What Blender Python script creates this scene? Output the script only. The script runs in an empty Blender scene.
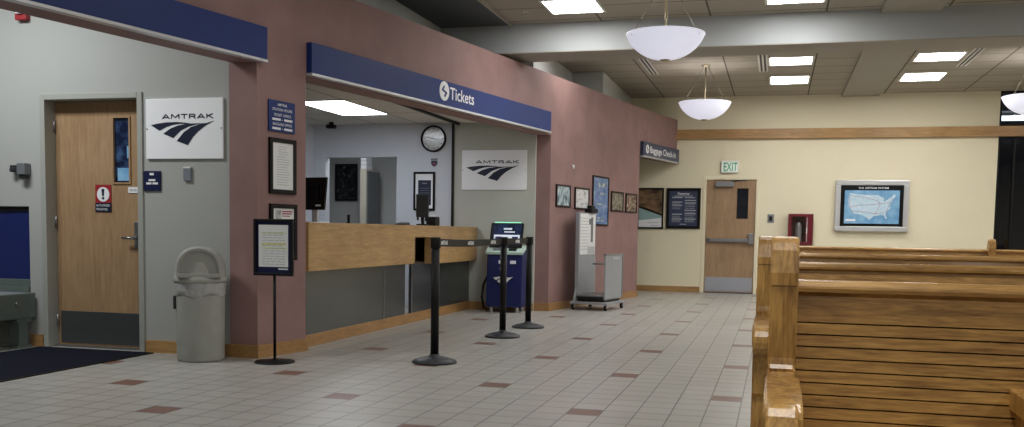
import bpy, bmesh, math, random
from mathutils import Vector, Matrix
random.seed(7)
S = bpy.context.scene
COL = S.collection
PI = math.pi

# ------------------------------------------------------------------ materials
def new_mat(name):
    m = bpy.data.materials.new(name); m.use_nodes = True
    nt = m.node_tree
    return m, nt, nt.nodes['Principled BSDF']

def N(nt, t, **k):
    n = nt.nodes.new(t)
    for a, v in k.items(): setattr(n, a, v)
    return n

def lin(c):
    return tuple(((x/12.92) if x <= .04045 else ((x+.055)/1.055)**2.4) for x in (v/255 for v in c))

def mat(name, rgb, rough=.5, metal=0, var=.06, scale=6, bump=0, bscale=60, spec=.5, emit=0, stretch=None):
    """rgb is sRGB 0-255; a soft noise varies the tone so that no surface is a flat fill"""
    m, nt, b = new_mat(name)
    c = lin(rgb)
    tc = N(nt, 'ShaderNodeTexCoord')
    mp = N(nt, 'ShaderNodeMapping')
    if stretch: mp.inputs['Scale'].default_value = stretch
    nt.links.new(tc.outputs['Object'], mp.inputs['Vector'])
    nz = N(nt, 'ShaderNodeTexNoise'); nz.inputs['Scale'].default_value = scale; nz.inputs['Detail'].default_value = 4
    nt.links.new(mp.outputs[0], nz.inputs['Vector'])
    mx = N(nt, 'ShaderNodeMix', data_type='RGBA')
    mx.inputs[6].default_value = (*[x*(1-var*1.6) for x in c], 1)
    mx.inputs[7].default_value = (*[min(1, x*(1+var*1.6)) for x in c], 1)
    nt.links.new(nz.outputs[0], mx.inputs[0])
    nt.links.new(mx.outputs[2], b.inputs['Base Color'])
    b.inputs['Roughness'].default_value = rough
    b.inputs['Metallic'].default_value = metal
    b.inputs['Specular IOR Level'].default_value = spec
    if emit:
        b.inputs['Emission Strength'].default_value = emit
        nt.links.new(mx.outputs[2], b.inputs['Emission Color'])
    if bump:
        n2 = N(nt, 'ShaderNodeTexNoise'); n2.inputs['Scale'].default_value = bscale; n2.inputs['Detail'].default_value = 5
        nt.links.new(mp.outputs[0], n2.inputs['Vector'])
        bp = N(nt, 'ShaderNodeBump'); bp.inputs['Strength'].default_value = bump; bp.inputs['Distance'].default_value = .01
        nt.links.new(n2.outputs[0], bp.inputs['Height'])
        nt.links.new(bp.outputs[0], b.inputs['Normal'])
    return m

def wood(name, dark, light, axis=0, rough=.35, scale=1.0, coat=0, plank=0):
    """grain stretched along one object axis"""
    m, nt, b = new_mat(name)
    tc = N(nt, 'ShaderNodeTexCoord'); mp = N(nt, 'ShaderNodeMapping')
    sc = [22*scale]*3; sc[axis] = 2.0*scale
    mp.inputs['Scale'].default_value = sc
    nt.links.new(tc.outputs['Object'], mp.inputs['Vector'])
    nz = N(nt, 'ShaderNodeTexNoise'); nz.inputs['Scale'].default_value = 1.6; nz.inputs['Detail'].default_value = 6
    nz.inputs['Roughness'].default_value = .65; nz.inputs['Distortion'].default_value = .6
    nt.links.new(mp.outputs[0], nz.inputs['Vector'])
    n3 = N(nt, 'ShaderNodeTexNoise'); n3.inputs['Scale'].default_value = 7; n3.inputs['Detail'].default_value = 3
    nt.links.new(mp.outputs[0], n3.inputs['Vector'])
    n2 = N(nt, 'ShaderNodeTexNoise'); n2.inputs['Scale'].default_value = 2.2; n2.inputs['Detail'].default_value = 2
    nt.links.new(tc.outputs['Object'], n2.inputs['Vector'])
    a1 = N(nt, 'ShaderNodeMath', operation='MULTIPLY'); a1.inputs[1].default_value = .6
    nt.links.new(nz.outputs[0], a1.inputs[0])
    a2 = N(nt, 'ShaderNodeMath', operation='MULTIPLY_ADD'); a2.inputs[1].default_value = .3
    nt.links.new(n3.outputs[0], a2.inputs[0]); nt.links.new(a1.outputs[0], a2.inputs[2])
    a3 = N(nt, 'ShaderNodeMath', operation='MULTIPLY_ADD'); a3.inputs[1].default_value = .3
    nt.links.new(n2.outputs[0], a3.inputs[0]); nt.links.new(a2.outputs[0], a3.inputs[2])
    mr = N(nt, 'ShaderNodeMapRange'); mr.inputs[1].default_value = .44; mr.inputs[2].default_value = .76
    nt.links.new(a3.outputs[0], mr.inputs[0])
    mx = N(nt, 'ShaderNodeMix', data_type='RGBA')
    mx.inputs[6].default_value = (*lin(dark), 1); mx.inputs[7].default_value = (*lin(light), 1)
    nt.links.new(mr.outputs[0], mx.inputs[0]); nt.links.new(mx.outputs[2], b.inputs['Base Color'])
    b.inputs['Roughness'].default_value = rough
    b.inputs['Coat Weight'].default_value = coat; b.inputs['Coat Roughness'].default_value = .12
    bp = N(nt, 'ShaderNodeBump'); bp.inputs['Strength'].default_value = .12; bp.inputs['Distance'].default_value = .004
    nt.links.new(a3.outputs[0], bp.inputs['Height']); nt.links.new(bp.outputs[0], b.inputs['Normal'])
    return m

def emitter(name, rgb, strength):
    m, nt, b = new_mat(name)
    b.inputs['Base Color'].default_value = (.8, .8, .8, 1)
    b.inputs['Emission Color'].default_value = (*lin(rgb), 1)
    b.inputs['Emission Strength'].default_value = strength
    return m

def two_tone(name, c1, c2, scale, rough=.5, lo=.45, hi=.55, stretch=(1, 1, 1), c3=None, emit=0):
    """patchy printed picture"""
    m, nt, b = new_mat(name)
    tc = N(nt, 'ShaderNodeTexCoord'); mp = N(nt, 'ShaderNodeMapping'); mp.inputs['Scale'].default_value = stretch
    nt.links.new(tc.outputs['Object'], mp.inputs['Vector'])
    nz = N(nt, 'ShaderNodeTexNoise'); nz.inputs['Scale'].default_value = scale; nz.inputs['Detail'].default_value = 3
    nt.links.new(mp.outputs[0], nz.inputs['Vector'])
    cr = N(nt, 'ShaderNodeValToRGB')
    cr.color_ramp.elements[0].position = lo; cr.color_ramp.elements[0].color = (*lin(c1), 1)
    cr.color_ramp.elements[1].position = hi; cr.color_ramp.elements[1].color = (*lin(c2), 1)
    if c3:
        e = cr.color_ramp.elements.new(min(.95, hi+.12)); e.color = (*lin(c3), 1)
    nt.links.new(nz.outputs[0], cr.inputs[0]); nt.links.new(cr.outputs[0], b.inputs['Base Color'])
    b.inputs['Roughness'].default_value = rough
    if emit:
        nt.links.new(cr.outputs[0], b.inputs['Emission Color']); b.inputs['Emission Strength'].default_value = emit
    return m

def grid_mat(name, base, joint, pitch, offs, width, rough, brown=None, bump=0, spec=.5, var=.05, soft=None):
    """tiles in world X/Y: joints every pitch, optional brown accent tiles on a staggered lattice"""
    m, nt, b = new_mat(name)
    geo = N(nt, 'ShaderNodeNewGeometry'); sp = N(nt, 'ShaderNodeSeparateXYZ')
    nt.links.new(geo.outputs['Position'], sp.inputs[0])
    L = nt.links.new
    def mth(op, a, bb=None, c=None):
        n = N(nt, 'ShaderNodeMath', operation=op)
        for i, v in enumerate((a, bb, c)):
            if v is None: continue
            if isinstance(v, (int, float)): n.inputs[i].default_value = v
            else: L(v, n.inputs[i])
        return n.outputs[0]
    cell, near = [], []
    for i in (0, 1):
        t = mth('DIVIDE', mth('SUBTRACT', sp.outputs[i], offs[i]), pitch[i])
        fl = mth('FLOOR', t); fr = mth('SUBTRACT', t, fl)
        d = mth('MULTIPLY', mth('MINIMUM', fr, mth('SUBTRACT', 1.0, fr)), pitch[i])
        cell.append(fl)
        if soft and i == 1:      # rows of narrow grout, rounded at the edges
            near.append(mth('MULTIPLY', mth('MAXIMUM', mth('SUBTRACT', 1.0, mth('DIVIDE', d, soft[0])), 0.0), soft[1]))
        else: near.append(mth('LESS_THAN', d, width/2))
    jm = mth('MAXIMUM', near[0], near[1])
    wn = N(nt, 'ShaderNodeTexWhiteNoise'); cx = N(nt, 'ShaderNodeCombineXYZ')
    L(cell[0], cx.inputs[0]); L(cell[1], cx.inputs[1]); L(cx.outputs[0], wn.inputs['Vector'])
    nz = N(nt, 'ShaderNodeTexNoise'); nz.inputs['Scale'].default_value = 9; nz.inputs['Detail'].default_value = 5
    L(geo.outputs['Position'], nz.inputs['Vector'])
    v = mth('ADD', mth('MULTIPLY', wn.outputs[0], .6), mth('MULTIPLY', nz.outputs[0], .5))
    c = lin(base)
    mx = N(nt, 'ShaderNodeMix', data_type='RGBA')
    mx.inputs[6].default_value = (*[x*(1-var*1.6) for x in c], 1); mx.inputs[7].default_value = (*[min(1, x*(1+var*1.6)) for x in c], 1)
    L(v, mx.inputs[0]); out = mx.outputs[2]
    if brown:
        # a brown tile every 8 rows; columns 4 apart; alternate columns shifted by 4 rows
        fc = mth('FLOORED_MODULO', cell[0], 4.0); isc = mth('LESS_THAN', fc, .5)
        k = mth('FLOORED_MODULO', mth('ROUND', mth('DIVIDE', cell[0], 4.0)), 2.0)
        r = mth('FLOORED_MODULO', mth('ADD', cell[1], mth('MULTIPLY', k, 4.0)), 8.0)
        br = mth('MULTIPLY', isc, mth('LESS_THAN', r, .5))
        m2 = N(nt, 'ShaderNodeMix', data_type='RGBA'); m2.inputs[7].default_value = (*lin(brown), 1)
        L(br, m2.inputs[0]); L(out, m2.inputs[6]); out = m2.outputs[2]
    m3 = N(nt, 'ShaderNodeMix', data_type='RGBA'); m3.inputs[7].default_value = (*lin(joint), 1)
    L(jm, m3.inputs[0]); L(out, m3.inputs[6]); L(m3.outputs[2], b.inputs['Base Color'])
    rg = mth('ADD', mth('MULTIPLY', nz.outputs[0], .12), rough-.06); L(rg, b.inputs['Roughness'])
    b.inputs['Specular IOR Level'].default_value = spec
    if bump:
        h = mth('MULTIPLY', nz.outputs[0], .6)
        bp = N(nt, 'ShaderNodeBump'); bp.inputs['Strength'].default_value = bump; bp.inputs['Distance'].default_value = .003
        L(h, bp.inputs['Height']); L(bp.outputs[0], b.inputs['Normal'])
    return m

M = {}
M['floor'] = grid_mat('floor_tile', (169, 167, 161), (104, 103, 100), (.19, .19), (-.365, 6.095), .008, .34, brown=(122, 90, 80), bump=0, spec=.4, soft=(.018, .5), var=.045)
M['ceil'] = grid_mat('ceiling_tile', (170, 162, 148), (96, 90, 82), (1.22, .61), (-.79, 13.4), .02, .9, bump=.15, spec=.1, var=.03)
M['office_ceil'] = grid_mat('office_ceiling_tile', (204, 203, 198), (130, 128, 124), (.61, 1.22), (-5.25, 9.85), .02, .9, spec=.1, var=.03)
M['drywall'] = mat('ceiling_paint', (164, 158, 146), .85, var=.02)
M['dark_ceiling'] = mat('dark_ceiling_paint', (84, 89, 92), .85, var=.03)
M['beam'] = mat('beam_paint', (184, 188, 190), .8, var=.02)
M['upper'] = mat('upper_wall_paint', (198, 201, 198), .85, var=.02)
M['cream'] = mat('cream_wall_paint', (230, 221, 193), .8, var=.02, scale=2, bump=.04, bscale=140)
M['grey_wall'] = mat('grey_wall_paint', (167, 169, 166), .8, var=.02, scale=2, bump=.04, bscale=140)
M['office_wall'] = mat('office_wall_paint', (205, 210, 218), .8, var=.02)
M['kiosk_wall'] = mat('kiosk_wall_paint', (188, 190, 182), .8, var=.02)
M['pink'] = mat('mauve_plaster', (143, 112, 109), .7, var=.17, scale=3.5, bump=.12, bscale=26)
M['oak'] = wood('oak_counter', (152, 118, 74), (198, 162, 110), 1, .35)
M['oak_x'] = wood('oak_trim_along_x', (144, 108, 66), (190, 150, 98), 0, .4)
M['oak_y'] = wood('oak_trim_along_y', (134, 98, 56), (178, 136, 86), 1, .4)
M['bench'] = wood('varnished_bench_oak', (114, 77, 31), (206, 160, 86), 0, .4, coat=.15, scale=1.15)
M['bench_end'] = wood('varnished_bench_end_oak', (118, 79, 32), (210, 164, 90), 2, .42, coat=.15, scale=1.15)
M['groove'] = mat('oak_groove', (104, 72, 34), .6)
M['gap'] = mat('dark_wood_gap', (38, 22, 10), .8)
M['door'] = wood('door_veneer', (146, 116, 84), (176, 146, 112), 2, .45, .8)
M['frame_grey'] = mat('grey_door_frame_paint', (158, 160, 154), .6, var=.02)
M['steel'] = mat('brushed_steel', (150, 152, 156), .35, .9, var=.05, stretch=(1, 1, 20))
M['kick'] = mat('dark_kick_plate', (84, 88, 90), .4, .5, var=.05)
M['light_kick'] = mat('steel_kick_plate', (160, 162, 170), .5, .2, var=.04)
M['panel'] = mat('counter_metal_panel', (104, 108, 108), .26, .7, var=.09, scale=2.5, stretch=(1, 1, .5))
M['black'] = mat('black_plastic', (15, 15, 17), .5, var=.1, spec=.25)
M['black_frame'] = mat('black_frame', (15, 14, 16), .5, var=.1, spec=.2)
M['brown_frame'] = mat('dark_brown_frame', (34, 24, 23), .5, var=.1, spec=.25)
M['dark_metal'] = mat('dark_grey_metal', (52, 54, 58), .5, .3, var=.08)
M['mat'] = mat('navy_black_carpet', (26, 28, 40), .95, var=.25, scale=220, bump=.6, bscale=300, spec=.1)
M['sign_blue'] = mat('sign_blue', (22, 48, 112), .5, var=.05, spec=.3)
M['sign_navy'] = mat('sign_navy', (46, 56, 86), .4, var=.05)
M['navy'] = mat('navy_print', (16, 28, 54), .4, var=.06)
M['plate_navy'] = mat('plate_navy', (18, 26, 66), .4, var=.05)
M['white'] = mat('white_print', (232, 234, 238), .5, var=.02)
M['sign_white'] = mat('white_sign_board', (242, 244, 248), .4, var=.015)
M['alu'] = mat('aluminium_edge', (196, 196, 200), .35, .3, var=.03)
M['paper'] = mat('printed_paper', (228, 230, 230), .6, var=.03, scale=30)
M['ink'] = mat('grey_ink', (182, 186, 190), .6)
M['yellow_ink'] = mat('highlighter_yellow', (214, 212, 130), .6)
M['trash'] = mat('grey_beige_plastic', (156, 157, 151), .55, var=.12, scale=9, bump=.1, bscale=40)
M['bag'] = mat('translucent_bag_plastic', (168, 168, 168), .3, var=.2, scale=26, bump=.6, bscale=45)
M['green_steel'] = mat('green_grey_steel', (100, 112, 108), .5, .2, var=.1)
M['belt_grey'] = mat('grey_belt', (116, 122, 126), .6, var=.06)
M['flap'] = mat('blue_vinyl_curtain', (14, 30, 92), .5, var=.05, stretch=(14, 14, .6))
M['red'] = mat('red_print', (150, 30, 40), .5, var=.05)
M['red_cab'] = mat('red_cabinet_paint', (104, 18, 32), .35, var=.06)
M['grey_device'] = mat('grey_device', (112, 116, 120), .45, .2, var=.06)
M['grey_plate'] = mat('grey_wall_plate', (118, 124, 134), .5, var=.04)
M['kiosk_blue'] = mat('kiosk_blue', (17, 31, 90), .4, var=.06)
M['kiosk_top'] = mat('kiosk_pale_top', (190, 214, 204), .4, var=.03)
M['silver'] = mat('silver_frame', (200, 200, 202), .35, .4, var=.03)
M['scale_grey'] = mat('scale_grey_paint', (156, 160, 166), .45, .2, var=.05)
M['cabinet'] = mat('beige_cabinet', (196, 192, 176), .6, var=.04)
M['inner'] = mat('inner_room_paint', (176, 178, 178), .85, var=.02)
M['brass'] = mat('brushed_brass', (176, 164, 136), .35, .8, var=.04)
M['cable'] = mat('pendant_cable', (128, 122, 106), .5)
M['glass_dark'] = mat('dark_door_glass', (30, 34, 44), .08, var=.3, scale=9)
M['glass_blue'] = two_tone('blue_vision_glass', (24, 34, 62), (66, 92, 132), 7, .1, .42, .62)
M['troffer'] = emitter('troffer_diffuser', (255, 254, 251), 24)
M['office_troffer'] = emitter('office_troffer_diffuser', (238, 244, 255), 13)
M['bulb'] = emitter('pendant_bulb', (255, 248, 236), 25)
M['strip'] = emitter('window_strip_glow', (240, 246, 255), 3)
M['fixture'] = mat('white_fixture_frame', (216, 214, 208), .5, var=.02)
M['screen'] = two_tone('kiosk_screen_lit', (20, 26, 48), (30, 40, 72), 6, .2, emit=.6)
M['screen_white'] = emitter('kiosk_screen_panel', (176, 192, 222), .5)
M['screen_black'] = mat('black_screen', (14, 16, 20), .15, var=.1)
M['green_glow'] = emitter('green_indicator', (90, 210, 150), 2.2)
M['exit_plate'] = emitter('exit_sign_plate', (190, 222, 190), .12)
M['exit_green'] = mat('exit_sign_letters', (58, 172, 122), .4)
M['map_water'] = two_tone('map_water', (92, 136, 172), (128, 166, 192), 6, .15, .35, .7, emit=.32)
M['map_land'] = two_tone('map_land', (158, 184, 198), (186, 196, 204), 16, .15, .35, .7, emit=.32)
M['map_line'] = mat('map_route_line', (150, 120, 150), .3)
M['clock_face'] = two_tone('clock_face', (168, 168, 164), (190, 190, 186), 30, .15, .4, .6)
M['pic_falls'] = two_tone('picture_pale_blue_scene', (70, 92, 110), (170, 190, 200), 22, .2, .35, .62, (1, 1, .5), (226, 230, 232))
M['pic_mist'] = two_tone('picture_pale_mist_scene', (120, 130, 138), (206, 208, 212), 12, .2, .3, .52, (.6, 1, 1.6))
M['pic_blue'] = two_tone('poster_blue', (74, 104, 158), (110, 138, 182), 9, .2, .3, .6, (.6, 1, 1), (160, 184, 206))
M['pic_olive'] = two_tone('picture_olive_scene', (98, 94, 84), (150, 146, 132), 18, .2, .35, .65)
M['pic_brown'] = two_tone('picture_brown_scene', (72, 62, 58), (150, 132, 116), 20, .2, .35, .6, (1, 1, 1), (214, 210, 204))
M['hill'] = two_tone('poster_hillside', (70, 56, 46), (138, 112, 84), 7, .2, .35, .62, (.5, 1, 1.4))
M['lake'] = mat('poster_lake', (150, 178, 178), .2, var=.08, scale=14)
M['shore'] = mat('poster_dark_shore', (44, 36, 30), .2)
M['dark_pic'] = two_tone('dark_engraved_picture', (20, 22, 26), (40, 42, 46), 24, .2, .45, .6, (1, 1, .6), (104, 106, 108))
M['id_card'] = two_tone('notice_photo', (150, 150, 152), (206, 206, 206), 26, .3, .4, .6)

# pendant bowl: frosted glass that scatters the bulb's light
def bowl_mat():
    m, nt, b = new_mat('frosted_bowl_glass')
    b.inputs['Base Color'].default_value = (.82, .83, .9, 1)
    b.inputs['Roughness'].default_value = .35
    b.inputs['Emission Color'].default_value = (*lin((206, 208, 232)), 1)
    b.inputs['Emission Strength'].default_value = .68
    nz = N(nt, 'ShaderNodeTexNoise'); nz.inputs['Scale'].default_value = 5
    mx = N(nt, 'ShaderNodeMix', data_type='RGBA')
    mx.inputs[6].default_value = (*lin((206, 208, 230)), 1); mx.inputs[7].default_value = (*lin((220, 222, 238)), 1)
    nt.links.new(nz.outputs[0], mx.inputs[0]); nt.links.new(mx.outputs[2], b.inputs['Emission Color'])
    return m
M['bowl'] = bowl_mat()

def glass_mat(name, tint, rough=.02):
    m, nt, b = new_mat(name)
    b.inputs['Base Color'].default_value = (*tint, 1); b.inputs['Roughness'].default_value = rough
    b.inputs['Transmission Weight'].default_value = 1; b.inputs['IOR'].default_value = 1.45
    return m
M['pane'] = glass_mat('window_glass', (.55, .6, .66))

# ------------------------------------------------------------------ mesh builder
class MB:
    def __init__(s): s.bm = bmesh.new()
    def _new(s, verts, faces, smooth=False):
        vs = [s.bm.verts.new(v) for v in verts]
        out = []
        for f in faces:
            try:
                fc = s.bm.faces.new([vs[i] for i in f]); fc.smooth = smooth; out.append(fc)
            except ValueError: pass
        return vs, out
    def box(s, x0, x1, y0, y1, z0, z1, bev=0):
        if x0 > x1: x0, x1 = x1, x0
        if y0 > y1: y0, y1 = y1, y0
        if z0 > z1: z0, z1 = z1, z0
        v = [(x, y, z) for x in (x0, x1) for y in (y0, y1) for z in (z0, z1)]
        f = [(0, 1, 3, 2), (4, 6, 7, 5), (0, 4, 5, 1), (2, 3, 7, 6), (0, 2, 6, 4), (1, 5, 7, 3)]
        vs, fs = s._new(v, f)
        if bev:
            es = list({e for fc in fs for e in fc.edges})
            bmesh.ops.bevel(s.bm, geom=es, offset=min(bev, .45*min(x1-x0, y1-y0, z1-z0)), segments=2, affect='EDGES', profile=.5)
        return s
    def cyl(s, p0, p1, r0, r1=None, seg=20, smooth=True):
        r1 = r0 if r1 is None else r1
        p0, p1 = Vector(p0), Vector(p1); d = (p1-p0).normalized()
        a = d.orthogonal().normalized(); b = d.cross(a)
        A = [p0 + a*r0*math.cos(t*2*PI/seg) + b*r0*math.sin(t*2*PI/seg) for t in range(seg)]
        B = [p1 + a*r1*math.cos(t*2*PI/seg) + b*r1*math.sin(t*2*PI/seg) for t in range(seg)]
        vs = [s.bm.verts.new(v) for v in A+B]
        for i in range(seg):
            j = (i+1) % seg
            f = s.bm.faces.new((vs[i], vs[j], vs[seg+j], vs[seg+i])); f.smooth = smooth
        s.bm.faces.new(vs[:seg][::-1]); s.bm.faces.new(vs[seg:])
        return s
    def lathe(s, prof, c=(0, 0, 0), seg=40, sx=1, sy=1, close=False):
        rings = []
        for r, z in prof:
            if r < 1e-6: rings.append([s.bm.verts.new((c[0], c[1], c[2]+z))])
            else: rings.append([s.bm.verts.new((c[0]+sx*r*math.cos(i*2*PI/seg), c[1]+sy*r*math.sin(i*2*PI/seg), c[2]+z)) for i in range(seg)])
        for A, B in zip(rings, rings[1:]):
            for i in range(seg):
                j = (i+1) % seg
                q = [A[i % len(A)], A[j % len(A)], B[j % len(B)], B[i % len(B)]]
                q = list(dict.fromkeys(q))
                if len(q) >= 3:
                    f = s.bm.faces.new(q); f.smooth = True
        return s
    def prism(s, pts, axis, a, b, smooth=False, bev=0):
        """polygon pts in the two other axes, extruded along axis from a to b"""
        def P(u, v, w):
            return {'x': (w, u, v), 'y': (u, w, v), 'z': (u, v, w)}[axis]
        n = len(pts)
        A = [s.bm.verts.new(P(u, v, a)) for u, v in pts]; B = [s.bm.verts.new(P(u, v, b)) for u, v in pts]
        for i in range(n):
            j = (i+1) % n
            f = s.bm.faces.new((A[i], A[j], B[j], B[i])); f.smooth = smooth
        fa = s.bm.faces.new(A[::-1]); fb = s.bm.faces.new(B)
        if bev:
            es = list(set(fa.edges) | set(fb.edges))
            bmesh.ops.bevel(s.bm, geom=es, offset=bev, segments=2, affect='EDGES', profile=.5)
        return s
    def tube(s, pts, r, seg=10):
        pts = [Vector(p) for p in pts]; rings = []
        a = None
        for i, p in enumerate(pts):
            d = (pts[min(i+1, len(pts)-1)] - pts[max(i-1, 0)]).normalized()
            a = d.orthogonal().normalized() if a is None else (a - d*a.dot(d)).normalized()
            b = d.cross(a)
            rings.append([s.bm.verts.new(p + a*r*math.cos(t*2*PI/seg) + b*r*math.sin(t*2*PI/seg)) for t in range(seg)])
        for A, B in zip(rings, rings[1:]):
            for i in range(seg):
                j = (i+1) % seg
                f = s.bm.faces.new((A[i], A[j], B[j], B[i])); f.smooth = True
        s.bm.faces.new(rings[0][::-1]); s.bm.faces.new(rings[-1])
        return s
    def frame(s, x0, x1, z0, z1, w, y0, y1, bev=0):
        s.box(x0, x1, y0, y1, z0, z0+w, bev); s.box(x0, x1, y0, y1, z1-w, z1, bev)
        s.box(x0, x0+w, y0, y1, z0+w, z1-w, bev); s.box(x1-w, x1, y0, y1, z0+w, z1-w, bev)
        return s
    def build(s, name, m, parent=None, loc=None, rot=None):
        bmesh.ops.recalc_face_normals(s.bm, faces=s.bm.faces)
        me = bpy.data.meshes.new(name); s.bm.to_mesh(me); s.bm.free()
        o = bpy.data.objects.new(name, me); COL.objects.link(o)
        me.materials.append(M[m] if isinstance(m, str) else m)
        if parent is not None: o.parent = parent
        if loc: o.location = loc
        if rot: o.rotation_euler = rot
        return o

def tag(o, label, cat, group=None, kind=None):
    o['label'] = label; o['category'] = cat
    if group: o['group'] = group
    if kind: o['kind'] = kind
    return o
def thing(name, label, cat, loc=(0, 0, 0), rz=0, group=None):
    o = bpy.data.objects.new(name, None); COL.objects.link(o)
    o.empty_display_size = .1
    o.location = loc; o.rotation_euler = (0, 0, rz)
    return tag(o, label, cat, group)
def struct(name, mb, m, label, cat):
    o = mb.build(name, m); o['kind'] = 'structure'; o['label'] = label; o['category'] = cat
    return o
def struct_root(name, label, cat, loc, rz=0):
    o = thing(name, label, cat, loc, rz); o['kind'] = 'structure'; return o
def kids(o): return [c for c in bpy.data.objects if c.parent == o]
def dup(root, loc, rz=None, label=None):
    r = root.copy(); COL.objects.link(r); r.location = loc
    if rz is not None: r.rotation_euler = (0, 0, rz)
    if label: r['label'] = label
    for ch in kids(root):
        c = ch.copy(); COL.objects.link(c); c.parent = r
        for g in kids(ch):
            d = g.copy(); COL.objects.link(d); d.parent = c
    return r
def text_mesh(o, name, m, sx, sy):
    me = bpy.data.meshes.new_from_object(o.evaluated_get(bpy.context.evaluated_depsgraph_get()))
    cu = o.data; bpy.data.objects.remove(o); bpy.data.curves.remove(cu)
    me.transform(Matrix.Diagonal((sx, sy, 1, 1))); me.name = name
    me.materials.clear(); me.materials.append(M[m])
    q = bpy.data.objects.new(name, me); COL.objects.link(q)
    return q
def text(name, body, m, parent, x, y, z, w=None, h=None, depth=.002, bold=0, align='CENTER', label=None):
    """lettering on a face whose outward side is local -y; x is its middle, z its baseline; fitted to width w and letter height h"""
    cu = bpy.data.curves.new(name, 'FONT'); cu.body = body; cu.size = 1; cu.align_x = align
    cu.offset = bold; cu.resolution_u = 3
    o = bpy.data.objects.new(name, cu); COL.objects.link(o); cu.materials.append(M[m])
    bpy.context.view_layer.update()
    d = o.dimensions.copy()
    sx = w/d.x if w else None; sy = h/d.y if h else None
    sx = sx or sy; sy = sy or sx
    o = text_mesh(o, name, m, sx, sy)
    o.parent = parent; o.location = (x, y-depth, z); o.rotation_euler = (PI/2, 0, 0)
    if label: o['label'] = label
    return o
def bars(mb, rows, y, t=.001):
    """rows of (x0,x1,z0,z1) printed lines too small to read"""
    for x0, x1, z0, z1 in rows: mb.box(x0, x1, y-t, y, z0, z1)
    return mb
def word_line(x0, x1, z0, z1, rnd, gap=.12):
    out = []; x = x0; W = x1-x0
    while x < x1-W*.05:
        w = W*rnd.uniform(.12, .3); out.append((x, min(x+w, x1), z0, z1)); x += w + W*gap*.4
    return out

# ------------------------------------------------------------------ key dimensions (metres; camera stands over the origin)
YB = 17.5                       # cream back wall
YG = 6.8                        # grey wall with the staff door
YK = 12.2                       # wall behind the self-service kiosk and office
ZC = 3.44                       # main ceiling
A = .18976                      # the mauve wall runs this far off the tile grid
CA, SA = math.cos(A), math.sin(A)
P0 = Vector((-3.909, 6.781, 0))
RZ = PI/2 - A                   # local x runs along the mauve wall, local -y faces the hall
def pk(s, off=0, z=0):          # a point s along the mauve wall, off metres in front of it
    return Vector((P0.x + s*SA + off*CA, P0.y + s*CA - off*SA, z))
def sY(y): return (y-P0.y)/CA

# ------------------------------------------------------------------ shell
b = MB(); b.box(-9, 9, -7, YB+.2, -.1, 0); struct('floor', b, 'floor', 'grey square floor tiles with scattered brown accent tiles', 'floor')
b = MB(); b.box(-3.08, 7.2, 11.1, YB+.2, ZC, ZC+.1); b.box(-3.08, 7.2, -7, 11.1, ZC, ZC+.1)
struct('ceiling', b, 'ceil', 'dropped ceiling of taupe acoustic tiles over the main hall', 'ceiling')
b = MB(); b.box(-3.97, -3.08, -7, 11.1, ZC-.01, ZC+.1); b.box(-3.97, -3.08, 11.7, YK, ZC-.01, ZC+.1)
struct('ceiling_drywall', b, 'dark_ceiling', 'dark smooth plaster ceiling band beside the mauve wall', 'ceiling')
b = MB(); b.box(-3.95, 7.2, 11.1, 11.7, 3.115, ZC)
struct('ceiling_beam_cross', b, 'beam', 'wide pale grey beam crossing the hall ceiling', 'beam')
b = MB(); b.box(-3.95, 7.2, 11.1, 11.7, 3.105, 3.115); struct('ceiling_beam_soffit', b, 'drywall', 'underside of the grey cross beam, warm floor bounce in its taupe colour', 'beam')  # thin sheet under the beam; warm floor bounce is put into its colour
b = MB(); b.box(.98, 1.57, 11.7, YB, ZC-.045, ZC); b.box(.98, 1.57, -7, 11.1, ZC-.045, ZC)
struct('ceiling_beam_long', b, 'drywall', 'smooth plaster ceiling band running towards the cream back wall', 'beam')
b = MB(); b.box(-3.08, -3.06, -7, 11.1, ZC-.03, ZC+.02); struct('trim_1', b, 'drywall', 'pale edge trim where ceiling tiles meet the plaster band', 'trim')

b = MB(); b.box(-3.6, -1.25, YB, YB+.15, 0, ZC); b.box(-1.25, -.35, YB, YB+.15, 2.02, ZC); b.box(-.35, 3.44, YB, YB+.15, 0, ZC); b.box(5.9, 7.3, YB, YB+.15, 0, ZC); b.box(3.44, 5.9, YB, YB+.15, 0, .3)
struct('wall_back', b, 'cream', 'cream back wall with exit door and wooden rail', 'wall')
b = MB(); b.box(7.2, 7.35, -7, YB, 0, ZC); struct('wall_right', b, 'cream', 'cream wall on the right side of the hall', 'wall')
b = MB(); b.box(-9, 7.2, -7.15, -7, 0, ZC); struct('wall_front', b, 'cream', 'cream wall at the near end of the hall', 'wall')
b = MB(); b.box(-9.15, -9, -7, YB, 0, ZC); struct('wall_left', b, 'grey_wall', 'grey wall at the far side of the alcove', 'wall')
# upper walls over the ticket office
b = MB(); b.box(-4.1, -3.95, YG+.15, YK, 2.56, ZC)
b.prism([(-3.95, YK), (-3.08, YK), (-3.08, 14.6), (-2.6, 14.6), (-2.6, YB), (-3.95, YB)], 'z', 2.56, ZC)
struct('wall_upper', b, 'upper', 'pale grey upper wall stepping back above the mauve wall', 'wall')
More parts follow.
